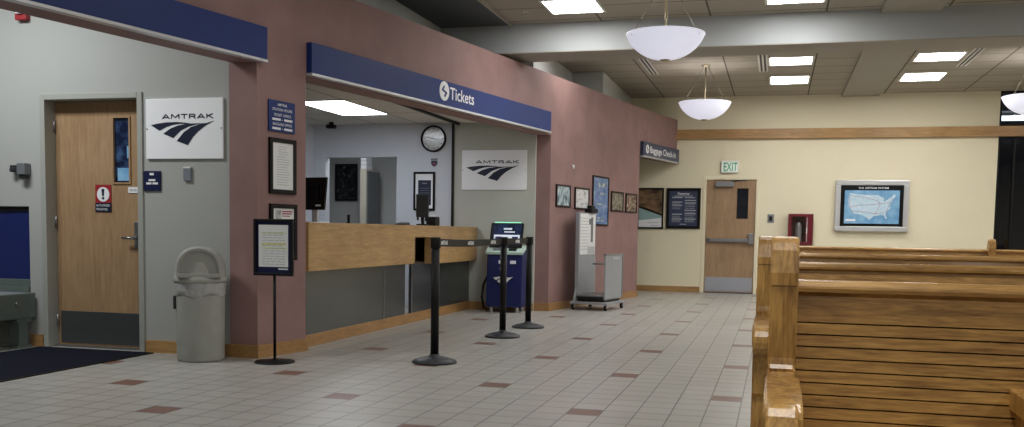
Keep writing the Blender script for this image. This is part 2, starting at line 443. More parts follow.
# grey alcove wall, with the opening for the baggage conveyor and the door
b = MB()
b.box(-9, -6.62, YG, YG+.15, 0, 3.3); b.box(-6.62, -6.055, YG, YG+.15, 0, .3); b.box(-6.62, -6.055, YG, YG+.15, 1.175, 3.3)
b.box(-6.055, -5.90, YG, YG+.15, 0, 3.3); b.box(-5.90, -4.96, YG, YG+.15, 2.09, 3.3); b.box(-4.96, -4.15, YG, YG+.15, 0, 3.3)
struct('wall_alcove', b, 'grey_wall', 'light grey alcove wall holding the staff door', 'wall')
b = MB(); b.box(-9, -4.0, -7, YG+.15, 3.3, 3.4); struct('ceiling_alcove', b, 'beam', 'plain pale ceiling of the left alcove', 'ceiling')
# mauve wall: posts, headers and solid stretch as one plastered wall
b = MB(); T = .21; ZT = 3.045
def pbox(mb, s0, s1, z0, z1, t=T):
    q = [pk(s0), pk(s1), pk(s1, -t), pk(s0, -t)]
    mb.prism([(p.x, p.y) for p in q], 'z', z0, z1)
q = [pk(0), pk(.597), pk(.597, -T), Vector((-4.06, 6.86, 0)), Vector((-4.15, P0.y, 0))]
b.prism([(p.x, p.y) for p in q], 'z', 0, ZT)
q = [pk(5.61), pk(9.153), pk(9.153, -T), Vector((-3.03, 12.32, 0)), Vector((-3.03, 12.25, 0))]
b.prism([(p.x, p.y) for p in q], 'z', 0, ZT)
pbox(b, -6.5, 0, 2.3, ZT); pbox(b, .597, 5.61, 2.275, ZT); q = [pk(9.153), pk(sY(YB)) + Vector((.085, 0, 0)), pk(sY(YB), -T) + Vector((.085, 0, 0)), pk(9.153, -T)]
b.prism([(p.x, p.y) for p in q], 'z', 2.29, ZT)
struct('wall_ticket', b, 'pink', 'mauve plaster wall with wide openings and blue header signs', 'wall')
# office and kiosk walls
b = MB()
b.box(-6.3, -5.99, YK, YK+.13, 0, 2.44); b.box(-5.99, -4.945, YK, YK+.13, 2.0, 2.44); b.box(-4.945, -4.15, YK, YK+.13, 0, 2.44)
struct('wall_office', b, 'office_wall', 'bluish white office wall with clock and open doorway', 'wall')
b = MB(); b.box(-9, -6.16, 11.8, YK, 0, 2.44); struct('wall_office_return', b, 'office_wall', 'white wall corner at the left end of the office', 'wall')
b = MB(); b.box(-4.15, -3.03, YK, YK+.13, 0, 2.6); struct('wall_kiosk', b, 'kiosk_wall', 'grey beige wall behind the self-service kiosk', 'wall')
b = MB(); b.prism([(-9, YG+.15), (-4.05, YG+.15), (-4.05, 7.1), (-3.92, 7.45), (-3.2, YK), (-9, YK)], 'z', 2.44, 2.54)
struct('ceiling_office', b, 'office_ceil', 'low tiled ceiling inside the ticket office', 'ceiling')
b = MB(); b.box(-7.6, -4.9, 14.2, 14.3, 0, 2.5); b.box(-7.7, -7.6, YK+.13, 14.3, 0, 2.5); b.box(-4.99, -4.89, YK+.13, 14.2, 0, 2.5)
struct('wall_inner_room', b, 'inner', 'dim grey walls of the room behind the office doorway', 'wall')
b = MB(); b.box(-7.6, -4.92, YK+.13, 14.2, 2.4, 2.5); struct('ceiling_inner_room', b, 'inner', 'plain ceiling of the room behind the office', 'ceiling')
b = MB(); b.box(-4.10, -4.06, 7.5, YK, 2.41, 2.44); b.box(-4.16, -4.135, YK-.03, YK, 1.08, 2.44)
struct('trim_2', b, 'black', 'black shutter track along the office ceiling edge', 'trim')
# wooden rail and baseboards
b = MB(); b.box(-3.2, 5.9, YB-.05, YB, 2.735, 2.87, .008); b.box(-3.2, 5.9, YB-.075, YB, 2.70, 2.738, .006)
struct('trim_3', b, 'oak_x', 'brown wooden rail high along the cream back wall', 'trim')
BH = .1
b = MB(); b.box(-3.0, -1.3, YB-.02, YB, 0, BH); b.box(-.315, 3.44, YB-.02, YB, 0, BH)
struct('baseboard_back', b, 'oak_x', 'wooden baseboard along the cream back wall', 'baseboard')
b = MB(); b.box(-6.05, -5.93, YG-.02, YG, 0, BH); b.box(-4.925, -4.15, YG-.02, YG, 0, BH)
struct('baseboard_alcove', b, 'oak_x', 'wooden baseboard along the grey alcove wall', 'baseboard')
def offs_poly(mb, pts, t, z0, z1):
    """a strip t thick in front of the polyline pts (x,y)"""
    pts = [Vector((p[0], p[1])) for p in pts]; L = []
    for i, p in enumerate(pts):
        ns = []
        if i > 0: d = (p-pts[i-1]).normalized(); ns.append(Vector((d.y, -d.x)))
        if i < len(pts)-1: d = (pts[i+1]-p).normalized(); ns.append(Vector((d.y, -d.x)))
        n = sum(ns, Vector((0, 0))).normalized(); k = t/max(.3, n.dot(ns[0])); L.append(p+n*k)
    mb.prism([tuple(p) for p in pts] + [tuple(p) for p in L[::-1]], 'z', z0, z1)
b = MB(); offs_poly(b, [(-4.15, P0.y), tuple(P0[:2]), tuple(pk(.597)[:2]), tuple(pk(.597, -.12)[:2])], .016, 0, .105)
struct('baseboard_pillar', b, 'oak_y', 'wooden baseboard wrapping the mauve pillar', 'baseboard')
b = MB(); offs_poly(b, [(-3.03, 12.25), tuple(pk(5.61)[:2]), tuple(pk(9.153)[:2]), tuple(pk(9.153, -T)[:2])], .016, 0, .105)
struct('baseboard_ticket', b, 'oak_y', 'wooden baseboard along the far stretch of mauve wall', 'baseboard')
b = MB(); b.box(-3.9, -3.03, YK-.018, YK, 0, BH); struct('baseboard_kiosk', b, 'oak_x', 'wooden baseboard on the wall behind the kiosk', 'baseboard')

# ------------------------------------------------------------------ window on the right of the back wall
w = struct_root('window_1', 'tall dark night window at the right end of the back wall', 'window', (3.44, YB+.06, 0))
b = MB(); b.frame(0, 2.46, .3, ZC, .035, -.03, .05)
for x in (.24, 1.2): b.box(x, x+.03, -.03, .05, .33, 2.70)
b.box(1.2, 1.23, -.03, .05, 2.86, ZC-.035)
b.box(.035, 2.425, -.03, .05, 2.70, 2.86)
b.build('window_frame', 'black', w)
b = MB(); b.box(.02, 2.44, 0, .012, .32, ZC-.02); b.build('pane', 'pane', w)
t = thing('window_strip', 'white glowing strip behind the upper dark window', 'light', (3.75, 18.6, 3.11))  # glowing strip added outside to show as a white streak in the glass
b = MB(); b.box(-.5, .42, -.06, .06, .045, .09, .01); b.build('housing', 'fixture', t)
b = MB(); b.box(-.49, .41, -.065, .05, -.03, .045, .012); b.build('diffuser', 'strip', t)
b = MB(); b.box(2.6, 6.4, 18.2, 19.4, 3.2, 3.3); struct('ceiling_canopy', b, 'dark_metal', 'dark canopy outside the night window', 'canopy')

# ------------------------------------------------------------------ doors
def wall_door(name, label, x0, x1, zt, Y, fw, frame_m, rec, root_z=0):
    d = struct_root(name, label, 'door', ((x0+x1)/2, Y, root_z))
    hw = (x1-x0)/2
    b = MB()
    b.box(-hw-fw, -hw, -.015, rec+.05, 0, zt+fw, .004); b.box(hw, hw+fw, -.015, rec+.05, 0, zt+fw, .004)
    b.box(-hw, hw, -.015, rec+.05, zt, zt+fw, .004)
    b.build('door_frame', frame_m, d)
    return d, hw
# staff door in the grey wall
d1, hw = wall_door('door_1', 'oak veneer staff door with narrow window in the grey alcove wall', -5.873, -4.989, 2.05, YG, .048, 'frame_grey', .11)
X0 = -5.431
b = MB()
gx0, gx1, gz0, gz1 = -5.302-X0, -5.151-X0, 1.38, 1.91
b.box(-hw+.003, gx0, .11, .15, .01, 2.045); b.box(gx1, hw-.003, .11, .15, .01, 2.045); b.box(gx0, gx1, .11, .15, .01, gz0); b.box(gx0, gx1, .11, .15, gz1, 2.045)
leaf = b.build('door_panel', 'door', d1)
b = MB(); b.frame(gx0-.012, gx1+.012, gz0-.012, gz1+.012, .014, .10, .112); b.build('window_bead', 'door', leaf)
b = MB(); b.box(gx0, gx1, .125, .135, gz0, gz1); b.build('vision_panel', 'glass_blue', leaf)
b = MB(); b.box(gx0+.03, gx1-.008, .116, .124, gz0+.015, gz0+.12); b.box(gx1-.03, gx1, .116, .124, gz0+.2, gz0+.3)
b.build('notice', 'map_water', leaf)
b = MB(); b.box(-hw+.03, hw-.03, .102, .111, .03, .30, .003); b.build('kick_plate', 'kick', d1)
b = MB(); b.box(-hw, hw, .06, .15, 0, .012); b.build('threshold', 'steel', d1)
b = MB(); b.box(.322, .372, .098, .11, .84, 1.06, .004)
b.cyl((.35, .105, .925), (.35, .05, .925), .014); b.cyl((.35, .055, .925), (.24, .055, .925), .011)
b.build('lever_handle', 'steel', d1)
for z in (.22, 1.05, 1.85):
    b = MB(); b.cyl((-hw+.004, .095, z-.05), (-hw+.004, .095, z+.05), .009); b.build('hinge', 'steel', d1)
# exit door in the back wall
d2, hw = wall_door('door_2', 'brown exit door with panic bar in the cream back wall', -1.228, -.374, 1.995, YB, .055, 'cream', .05)
X0 = -.801
b = MB(); gx0, gx1, gz0, gz1 = -.684-X0, -.514-X0, 1.33, 1.835
b.box(-hw+.003, gx0, .01, .05, .01, 1.99); b.box(gx1, hw-.003, .01, .05, .01, 1.99); b.box(gx0, gx1, .01, .05, .01, gz0); b.box(gx0, gx1, .01, .05, gz1, 1.99)
leaf = b.build('door_panel', wood('dark_door_veneer', (142, 114, 86), (172, 142, 110), 2, .45, .8), d2)
b = MB(); b.box(gx0, gx1, .025, .035, gz0, gz1); b.build('vision_panel', 'glass_dark', leaf)
b = MB(); b.frame(gx0-.012, gx1+.012, gz0-.012, gz1+.012, .014, .002, .012); b.build('window_bead', 'brown_frame', leaf)
b = MB(); b.box(-hw+.02, hw-.02, .003, .011, .03, .28, .003); b.build('kick_plate', 'light_kick', d2)
b = MB(); b.box(-hw+.03, hw-.07, -.05, -.01, .905, .965, .006); b.box(-hw+.03, -hw+.08, -.05, .01, .9, .97); b.box(hw-.11, hw-.02, -.06, .01, .87, 1.06, .008)
b.build('panic_bar', 'steel', d2)
b = MB(); b.box(-.27, .05, -.07, .01, 1.87, 1.96, .01); b.build('door_closer', 'steel', d2)
b = MB(); b.tube([(.0, -.04, 1.965), (.16, -.12, 1.972), (.26, -.03, 1.98)], .011, 8); b.build('closer_arm', 'dark_metal', d2)
b = MB(); b.box(-hw, hw, .0, .05, 0, .012); b.build('threshold', 'dark_metal', d2)

# ------------------------------------------------------------------ ticket counter
XF = -3.80
ct = thing('ticket_counter', 'long oak topped ticket counter with grey metal front panels', 'counter', (-3.9, 9.8, 0))
def cy(y): return y-9.8
b = MB()
for y0, y1, z0 in ((7.43, 9.92, .665), (9.92, 10.49, .95), (10.49, 12.19, .645)):
    b.box(0, .10, cy(y0), cy(y1), z0, 1.06)
b.build('fascia', 'oak', ct)
b = MB(); b.box(-.6, .105, cy(7.43), cy(12.19), 1.06, 1.08, .004); b.build('countertop', 'oak', ct)
b = MB()
for y0, y1 in ((7.43, 9.3), (9.31, 9.90), (10.08, 12.19)): b.box(-.03, -.004, cy(y0), cy(y1), .1, .665)
b.build('front_panel', 'panel', ct)
b = MB(); b.box(-.42, -.40, cy(9.92), cy(12.15), .66, 1.06); b.box(-.40, -.03, cy(9.93), cy(12.15), .645, .662); b.build('notch_back', 'oak', ct)
b = MB(); b.box(-.34, -.03, cy(9.9), cy(9.92), .1, 1.0); b.box(-.34, -.30, cy(9.9), cy(10.1), .1, 1.0)
b.build('knee_recess', 'brown_frame', ct)
b = MB(); b.box(-.028, .004, cy(10.07), cy(10.10), .1, .95); b.build('metal_strip', 'steel', ct)
b = MB(); b.box(-.004, 0, cy(9.296), cy(9.314), .1, .665); b.build('metal_strip', 'steel', ct)
b = MB(); b.box(-.03, .014, cy(7.43), cy(12.19), 0, .105, .004); b.build('toe_board', 'oak_y', ct)

# ------------------------------------------------------------------ blue header signs on the mauve wall
def icon(parent, x, z, r, y, fg='white', bg='sign_blue'):
    b = MB(); b.cyl((x, y, z), (x, y-.003, z), r, seg=40, smooth=False); o = b.build('round_icon', fg, parent)
    b = MB(); q = r*.78
    b.prism([(x-q*.75, z+q*.1), (x-q*.1, z+q*.8), (x+q*.05, z+q*.55), (x-q*.25, z+q*.2), (x+q*.5, z-q*.05), (x+q*.75, z-q*.15), (x+q*.1, z-q*.85), (x-q*.1, z-q*.6), (x+q*.22, z-q*.25), (x-q*.5, z-q*.05)], 'y', y-.005, y-.003)
    b.build('icon_glyph', bg, o)
    return o
def header_sign(name, label, s0, s1, z0, z1, pr, m):
    r = thing(name, label, 'sign', pk((s0+s1)/2, .001, z0), RZ, 'blue header signs over the openings')
    hw = (s1-s0)/2
    b = MB(); b.box(-hw, hw, -pr, 0, .022, z1-z0, .003); b.build('sign_panel', m, r)
    b = MB(); b.box(-hw, hw, -pr-.006, 0, 0, .022, .002); b.build('lower_edge', 'alu', r)
    return r
PRJ = .055
header_sign('header_sign', 'blank blue header sign over the left alcove opening', -5.2, .06, 2.30, 2.568, PRJ, 'sign_blue')
ts = header_sign('header_sign', 'blue header sign reading Tickets over the counter', .605, 5.48, 2.285, 2.555, PRJ, 'sign_blue')
sm = (.605+5.48)/2
text('lettering', 'Tickets', 'white', ts, 3.15-sm, -PRJ, .10, w=.52, h=.125, bold=.012)
icon(ts, 2.77-sm, .165, .098, -PRJ)
bs = header_sign('header_sign', 'dark header sign reading Baggage Check-in beside the cream wall', 9.16, 10.88, 2.27, 2.515, PRJ, 'sign_navy')
bs.location = pk((9.16+10.88)/2, .046, 2.27); bs.rotation_euler = (0, 0, RZ-.049)
sm = (9.16+10.88)/2
text('lettering', 'Baggage Check-in', 'white', bs, .06, -PRJ, .085, w=1.24, h=.14, bold=.015)
icon(bs, -.68, .135, .07, -PRJ, bg='sign_navy')

# ------------------------------------------------------------------ rail company signs
def logo(parent, x0, z0, w, h, y, m='navy'):
    """sweeping three-lane mark; coordinates in the sign's own 0..330 x 0..257 drawing"""
    def q(p): return (x0 + (p[0]-115)/330*w, z0 + (337-p[1])/257*h)
    b = MB()
    for poly in ([(138, 192), (165, 186), (205, 181), (250, 180), (285, 183), (314, 188), (262, 188), (232, 192), (205, 201), (175, 216)],
                 [(192, 229), (222, 208), (255, 195), (290, 189), (330, 187), (374, 187), (335, 191), (300, 200), (268, 216), (234, 248)],
                 [(250, 261), (280, 224), (312, 202), (345, 192), (375, 187), (408, 177), (370, 199), (340, 222), (318, 246), (297, 279)]):
        b.prism([q(p) for p in poly][::-1], 'y', y-.003, y)
    o = b.build('swoosh_logo', m, parent)
    block_word('lettering', 'AMTRAK', m, parent, x0+(188-115)/330*w, x0+(405-115)/330*w, z0+(337-166)/257*h, z0+(337-147)/257*h, y)
    return o
def block_word(name, word, m, parent, x0, x1, z0, z1, y):
    """wide block capitals, each letter a few straight strokes"""
    G = {'A': [((0, 0), (.5, 1)), ((.5, 1), (1, 0)), ((.2, .3), (.8, .3))],
         'M': [((.04, 0), (.04, 1)), ((.04, 1), (.5, .25)), ((.5, .25), (.96, 1)), ((.96, 1), (.96, 0))],
         'T': [((0, .93), (1, .93)), ((.5, 0), (.5, .9))],
         'R': [((.05, 0), (.05, 1)), ((.05, .93), (.8, .93)), ((.8, .93), (.95, .72)), ((.95, .72), (.8, .48)), ((.8, .48), (.05, .48)), ((.55, .48), (1, 0))],
         'K': [((.05, 0), (.05, 1)), ((.05, .42), (.95, 1)), ((.32, .58), (1, 0))]}
    W = {'A': 1.1, 'M': 1.25, 'T': .95, 'R': 1, 'K': 1}
    tot = sum(W[c] for c in word) + .28*(len(word)-1); u = (x1-x0)/tot; h = z1-z0; t = h*.125
    b = MB(); x = x0
    for c in word:
        for k, (p, q) in enumerate(G[c]):
            p = Vector((x+p[0]*W[c]*u, z0+p[1]*h)); q = Vector((x+q[0]*W[c]*u, z0+q[1]*h))
            d = (q-p).normalized(); n = Vector((-d.y, d.x))*t
            b.prism([tuple(p+n), tuple(p-n), tuple(q-n), tuple(q+n)], 'y', y-.002-.0002*k, y)
        x += (W[c]+.28)*u
    return b.build(name, m, parent)
def rail_sign(label, x0, x1, z0, z1, Y):
    r = thing('rail_sign', label, 'sign', ((x0+x1)/2, Y-.001, z0), 0, 'white rail company signs')
    hw = (x1-x0)/2; h = z1-z0
    b = MB(); b.box(-hw, hw, -.02, 0, 0, h, .003); p = b.build('sign_board', 'sign_white', r)
    logo(r, -hw, 0, 2*hw, h, -.02)
    for sx in (-1, 1):
        b = MB(); b.cyl((sx*(hw-.012), -.024, h/2), (sx*(hw-.012), -.018, h/2), .006, seg=10); b.build('screw', 'steel', p)
    return r
rail_sign('white sign with dark three-stripe logo beside the staff door', -4.90, -4.206, 1.562, 2.036, YG)
rail_sign('white sign with dark three-stripe logo above the self-service kiosk', -4.02, -3.14, 1.565, 2.08, YK)

# ------------------------------------------------------------------ grey alcove wall fittings
t = thing('warning_sign', 'small red sign with white circle and exclamation mark on staff door', 'sign', (-5.407, YG+.108, 1.137))
b = MB(); b.box(-.077, .077, -.003, 0, 0, .225); b.build('sign_panel', 'red', t)
b = MB(); b.box(-.077, .077, -.0045, -.003, .0, .075); b.build('text_band', 'navy', t)
b = MB(); b.cyl((0, -.003, .145), (0, -.005, .145), .06, seg=32, smooth=False); c = b.build('circle', 'white', t)
b = MB(); b.prism([(-.014, .19), (.014, .19), (.008, .132), (-.008, .132)], 'y', -.007, -.005); b.cyl((0, -.005, .114), (0, -.007, .114), .011, seg=14, smooth=False); b.build('exclamation_mark', 'navy', c)
text('lettering', 'AUTHORIZED', 'white', t, 0, -.0045, .045, w=.13, h=.018)
text('lettering', 'PERSONNEL', 'white', t, -.01, -.0045, .014, w=.11, h=.018)
t = thing('name_plate', 'tiny white name plate stuck on the staff door beside its frame', 'plate', (-5.115, YG+.108, 1.295))
b = MB(); b.box(-.05, .05, -.004, 0, 0, .048); b.build('plate_board', 'white', t)
b = MB(); bars(b, [(-.035, -.005, .015, .032), (0, .035, .015, .032)], -.004); b.build('text_line', 'ink', t)
t = thing('room_sign', 'small square navy room sign under the white sign by the staff door', 'sign', (-4.855, YG-.001, 1.308))
b = MB(); b.box(-.078, .078, -.012, 0, 0, .16, .002); b.build('sign_panel', 'plate_navy', t)
b = MB(); bars(b, [(-.02, .018, .125, .143), (-.03, .032, .078, .094), (-.052, -.004, .052, .068), (.006, .056, .052, .068)], -.012); b.build('text_line', 'white', t)
t = thing('card_reader', 'small grey card reader plate on grey wall above the trash can', 'card reader', (-4.53, YG-.001, 1.388))
b = MB(); b.box(-.033, .033, -.02, 0, 0, .112, .004); b.build('reader_body', 'grey_plate', t)
b = MB(); b.box(-.033, .033, -.022, -.002, .098, .112, .002); b.build('reader_cap', 'fixture', t)
t = thing('wall_intercom', 'grey metal box with side bracket high on grey wall left of staff door', 'wall device', (-6.07, YG-.001, 1.405))
b = MB(); b.box(-.035, .045, -.075, 0, .03, .125, .006); b.build('device_body', 'grey_device', t)
b = MB(); b.box(-.125, -.035, -.05, -.03, .055, .11, .004); b.cyl((-.1, -.06, .07), (-.1, -.02, .07), .02); b.build('side_bracket', 'dark_metal', t)
b = MB(); b.box(-.025, .03, -.06, -.01, 0, .03, .004); b.build('mounting_foot', 'dark_metal', t)
t = thing('fire_alarm', 'red fire alarm strobe high on grey wall under the header', 'alarm', (-6.06, YG-.001, 2.70))
b = MB(); b.box(-.055, .055, -.05, 0, 0, .13, .006); b.build('alarm_body', 'red', t)
b = MB(); b.box(-.03, .03, -.075, -.05, .045, .085, .006); b.build('strobe_lens', 'white', t)

# baggage opening with blue vinyl curtain, and the conveyor in front of it
t = thing('vinyl_curtain', 'dark blue vinyl flap hanging in the baggage opening at far left', 'curtain', (-6.34, YG+.03, .56))
b = MB()
n = 3; X = [-.275+i*.55/n for i in range(n+1)]
for i in range(n): b.box(X[i]-.004, X[i+1]+.004, .004*(i % 2), .006+.004*(i % 2), 0, .575)
b.build('flap_strip', 'flap', t)
b = MB(); b.box(-.275, .275, -.012, .02, .575, .61); b.build('header_bar', 'black', t)
cv = thing('baggage_conveyor', 'green grey steel baggage conveyor table at the far left edge', 'conveyor', (-6.45, 6.79, 0))
b = MB(); b.box(-.42, .42, -1.9, 0, .43, .452, .004); b.build('belt', 'belt_grey', cv)
b = MB(); b.box(-.165, .39, -.01, .02, .452, .50, .003); b.box(-.165, .39, .01, .04, .50, .56, .003); b.build('back_guard', 'green_steel', cv)
for sx in (-1, 1):
    b = MB(); b.box(sx*.42, sx*.465, -1.92, -.012, .245, .455, .008); sb = b.build('side_beam', 'green_steel', cv)
    for i in range(9):
        b = MB(); b.cyl((sx*.465, -1.75+i*.19, .37), (sx*.475, -1.75+i*.19, .37), .014, seg=12); b.build('bolt', 'steel', sb)
    for sy in (-1.7, -.14):
        b = MB(); b.box(sx*.40-.055, sx*.40+.055, sy-.05, sy+.05, .02, .25, .008); b.box(sx*.39-.07, sx*.39+.07, sy-.08, sy+.08, .215, .247); b.box(sx*.39-.07, sx*.39+.07, sy-.08, sy+.08, 0, .022)
        b.build('leg', 'green_steel', cv)
t = thing('door_mat', 'navy black carpet mat on the floor before the staff door', 'mat', (-5.37, 5.18, 0))
b = MB(); b.box(-.53, .53, -1.3, 1.54, 0, .012, .004); b.build('carpet', 'mat', t)
b = MB()
for x0, x1, y0, y1 in ((-.55, .55, -1.32, -1.29), (-.55, .55, 1.53, 1.56), (-.55, -.52, -1.29, 1.53), (.52, .55, -1.29, 1.53)): b.box(x0, x1, y0, y1, 0, .009, .003)
b.build('rubber_edge', 'black', t)

# ------------------------------------------------------------------ trash can
t = thing('trash_can', 'round grey beige dome top trash can by the mauve pillar', 'trash can', (-4.262, 6.545, 0), .52)
b = MB(); b.lathe([(0, 0), (.168, 0), (.176, .02), (.18, .3), (.184, .56), (.186, .60), (.175, .60), (.17, .1), (0, .1)], seg=48); b.build('can_body', 'trash', t)
b = MB()
b.lathe([(.1855, .505), (.19, .515), (.189, .55), (.192, .58), (.19, .615), (.184, .62)], seg=64)
for v in b.bm.verts:
    a = math.atan2(v.co.y, v.co.x); k = 1+.010*math.sin(a*9)+.007*math.sin(a*23+1); v.co.x *= k; v.co.y *= k
    if v.co.z < .51: v.co.z += .010*math.sin(a*5+.7)
b.build('bag_liner', 'bag', t)
b = MB(); b.lathe([(.176, .60), (.198, .605), (.201, .62), (.198, .645), (.188, .652), (.186, .70), (.176, .76), (.155, .81), (.115, .85), (.06, .872), (0, .878)], seg=48); lid = b.build('dome_lid', 'trash', t)
# arched push door in a hood on the side facing the hall
def arch(w, z0, z1, n=18): return [(w*math.cos(PI*i/n), z0+(z1-z0)*math.sin(PI*i/n)**.7) for i in range(n+1)]
b = MB(); outer = arch(.160, .66, .866); inner = arch(.143, .672, .848)
for k in range(len(outer)-1):
    q = [outer[k], outer[k+1], inner[k+1], inner[k]]
    b.prism(q, 'y', -.185, -.03)
b.prism([(-.158, .645), (.158, .645), (.158, .675), (-.158, .675)], 'y', -.19, -.03, bev=.004)
b.build('hood', 'trash', lid)
b = MB(); b.prism(inner, 'y', -.174, -.04); b.build('push_flap', mat('trash_flap', (146, 147, 141), .5, var=.05), lid)
b = MB(); b.box(-.196, -.178, -.06, .02, .40, .50, .004); b.build('side_handle', 'dark_metal', t)

# ------------------------------------------------------------------ notices on the mauve pillar
rnd = random.Random(3)
t = thing('hours_sign', 'blue sign with white lettering high on the mauve pillar', 'sign', pk(.285, .001, 1.79), RZ)
b = MB(); b.box(-.16, .16, -.012, 0, 0, .245, .002); b.build('sign_panel', 'sign_blue', t)
for bd, z, w_ in (('AMTRAK', .203, .12), ('STATION HOURS', .165, .24), ('TICKET OFFICE', .122, .21), ('BAGGAGE OFFICE', .05, .23)):
    text('lettering', bd, 'white', t, 0, -.012, z, w=w_, h=.021, bold=.01)
b = MB(); bars(b, [(-.12, -.02, .088, .106), (-.005, .01, .095, .099), (.025, .125, .088, .106), (-.12, -.02, .016, .034), (-.005, .01, .023, .027), (.025, .125, .016, .034)], -.012); b.build('text_line', 'white', t)
def notice(label, s, z0, w, h, border, paper_rows, m='paper', cat='notice', name='framed_notice', fm='black_frame', grp=None):
    r = thing(name, label, cat, pk(s, .001, z0), RZ, grp)
    b = MB(); b.frame(-w/2, w/2, 0, h, border, -.022, 0, .003); b.build('frame', fm, r)
    b = MB(); b.box(-w/2+border, w/2-border, -.012, -.002, border, h-border); b.build('sheet', m, r)
    if paper_rows:
        b = MB(); bars(b, paper_rows, -.012); b.build('text_line', 'ink', r)
    return r
rows = []
for i in range(16):
    z = .37-i*.020
    rows += [(x0, x1, z0, z1) for x0, x1, z0, z1 in word_line(-.07+(.02 if i < 4 else 0), .085*rnd.uniform(.5, 1), z, z+.006, rnd)]
notice('tall black framed white notice on the mauve pillar under the blue sign', .292, 1.30, .325, .44, .035, rows)
r = notice('black framed notice on mauve pillar partly hidden behind the sign stand', .30, .765, .33, .455, .035, None)
b = MB(); b.box(-.1, -.03, -.014, -.012, .33, .405); b.build('photo', 'id_card', r)
b = MB(); bars(b, [(-.02, .11, .39, .40), (-.02, .1, .372, .382), (-.02, .08, .355, .362)], -.012); b.build('heading', 'red', r)
# floor sign stand
t = thing('sign_stand', 'black floor sign stand holding a framed notice before the pillar', 'sign stand', (-3.678, 6.635, 0))
b = MB(); b.lathe([(0, 0), (.15, 0), (.152, .006), (.148, .012), (.03, .018), (.018, .03), (0, .03)], seg=40); b.build('base', 'black', t)
b = MB(); b.cyl((0, 0, .02), (0, 0, .72), .0115, seg=16); b.build('pole', 'black', t)
b = MB(); b.frame(-.165, .165, .665, 1.095, .02, -.03, .0, .004); b.box(-.16, .16, -.008, 0, .67, 1.09); fr = b.build('frame', 'black', t)
b = MB(); b.box(-.145, .145, -.014, -.008, .685, 1.075); b.build('backing', 'plate_navy', fr)
b = MB(); b.box(-.125, .122, -.017, -.014, .732, 1.05); pp = b.build('sheet', 'paper', t)
b = MB(); rows = []
for i in range(13): rows += word_line(-.095, .098, .75+i*.02, .755+i*.02, rnd)
bars(b, rows, -.017); b.build('text_line', 'ink', pp)
b = MB(); bars(b, [(-.1, .105, .90, .912), (-.1, .105, .872, .878), (-.1, .105, .985, .99)], -.0175); b.build('highlighted_line', 'yellow_ink', pp)
b = MB(); bars(b, [(.04, .12, .712, .722)], -.014); b.build('footer', 'white', fr)

# ------------------------------------------------------------------ stanchions with retractable belts
def stanchion(label, x, y):
    r = thing('stanchion', label, 'stanchion', (x, y, 0), 0, 'black belt stanchions')
    b = MB(); b.lathe([(0, 0), (.17, 0), (.175, .008), (.17, .018), (.13, .034), (.07, .048), (.04, .056), (.036, .07), (0, .07)], seg=48); b.build('base', 'dark_metal', r)
    b = MB(); b.cyl((0, 0, .06), (0, 0, .90), .032, seg=28); b.build('post', 'black', r)
    b = MB(); b.lathe([(0, .89), (.036, .89), (.040, .9), (.040, .965), (.036, .975), (0, .975)], seg=28); b.build('belt_head', 'black', r)
    return r
def belt(parent, a, c, sag):
    """belt hung from the head of parent to the next post, as a thin ribbon with white marks"""
    a, c = Vector(a), Vector(c); o = Vector(parent.location); d = (c-a); L = d.length; d.normalize(); nrm = Vector((d.y, -d.x, 0))
    b = MB(); n = 16; P = []
    for i in range(n+1):
        u = i/n; p = a + d*(L*u) - o; z = .935 - sag*4*u*(1-u)
        P.append((p, z))
    for (p, z), (q, z2) in zip(P, P[1:]):
        vs = [b.bm.verts.new((v.x+nrm.x*k, v.y+nrm.y*k, zz)) for v, zz in ((p, z-.03), (q, z2-.03), (q, z2+.03), (p, z+.03)) for k in (0,)]
        ws = [b.bm.verts.new((v.co.x-nrm.x*.003, v.co.y-nrm.y*.003, v.co.z)) for v in vs]
        b.bm.faces.new(vs); b.bm.faces.new(ws[::-1])
        for i in range(4): b.bm.faces.new((vs[i], ws[i], ws[(i+1) % 4], vs[(i+1) % 4]))
    bm_o = b.build('belt', 'black', parent)
    ang = math.atan2(d.y, d.x)
    side = nrm
    # marks face the camera side
    if (side.dot(Vector((0, 0, 0))-a)) < 0: side = -nrm
    for u in ((.08, .45, .82) if L > 1.2 else (.5,)):
        p = a + d*(L*u) - o + side*.006; z = .935 - sag*4*u*(1-u)
        cu = bpy.data.curves.new('belt_mark', 'FONT'); cu.body = 'AMTRAK'; cu.size = .042; cu.align_x = 'CENTER'; cu.offset = .002
        cu.materials.append(M['white'])
        t = bpy.data.objects.new('belt_mark', cu); COL.objects.link(t); bpy.context.view_layer.update()
        t = text_mesh(t, 'belt_mark', 'white', 1, 1); t.parent = bm_o
        xdir = Vector((-side.y, side.x, 0)); t.location = (p.x, p.y, z-.014)
        t.rotation_euler = (PI/2, 0, math.atan2(xdir.y, xdir.x))
    return bm_o
PA, PB, PC = (-2.540, 7.075), (-2.552, 9.06), (-2.550, 10.06)
st1 = stanchion('nearest black belt stanchion standing before the ticket counter', *PA)
st2 = stanchion('middle black belt stanchion in front of the blue kiosk', *PB)
st3 = stanchion('farthest black belt stanchion by the mauve pillar near the kiosk', *PC)
belt(st1, (PA[0], PA[1]+.039, 0), (PB[0], PB[1]-.043, 0), .012)
belt(st2, (PB[0], PB[1]+.039, 0), (PC[0], PC[1]-.043, 0), .006)

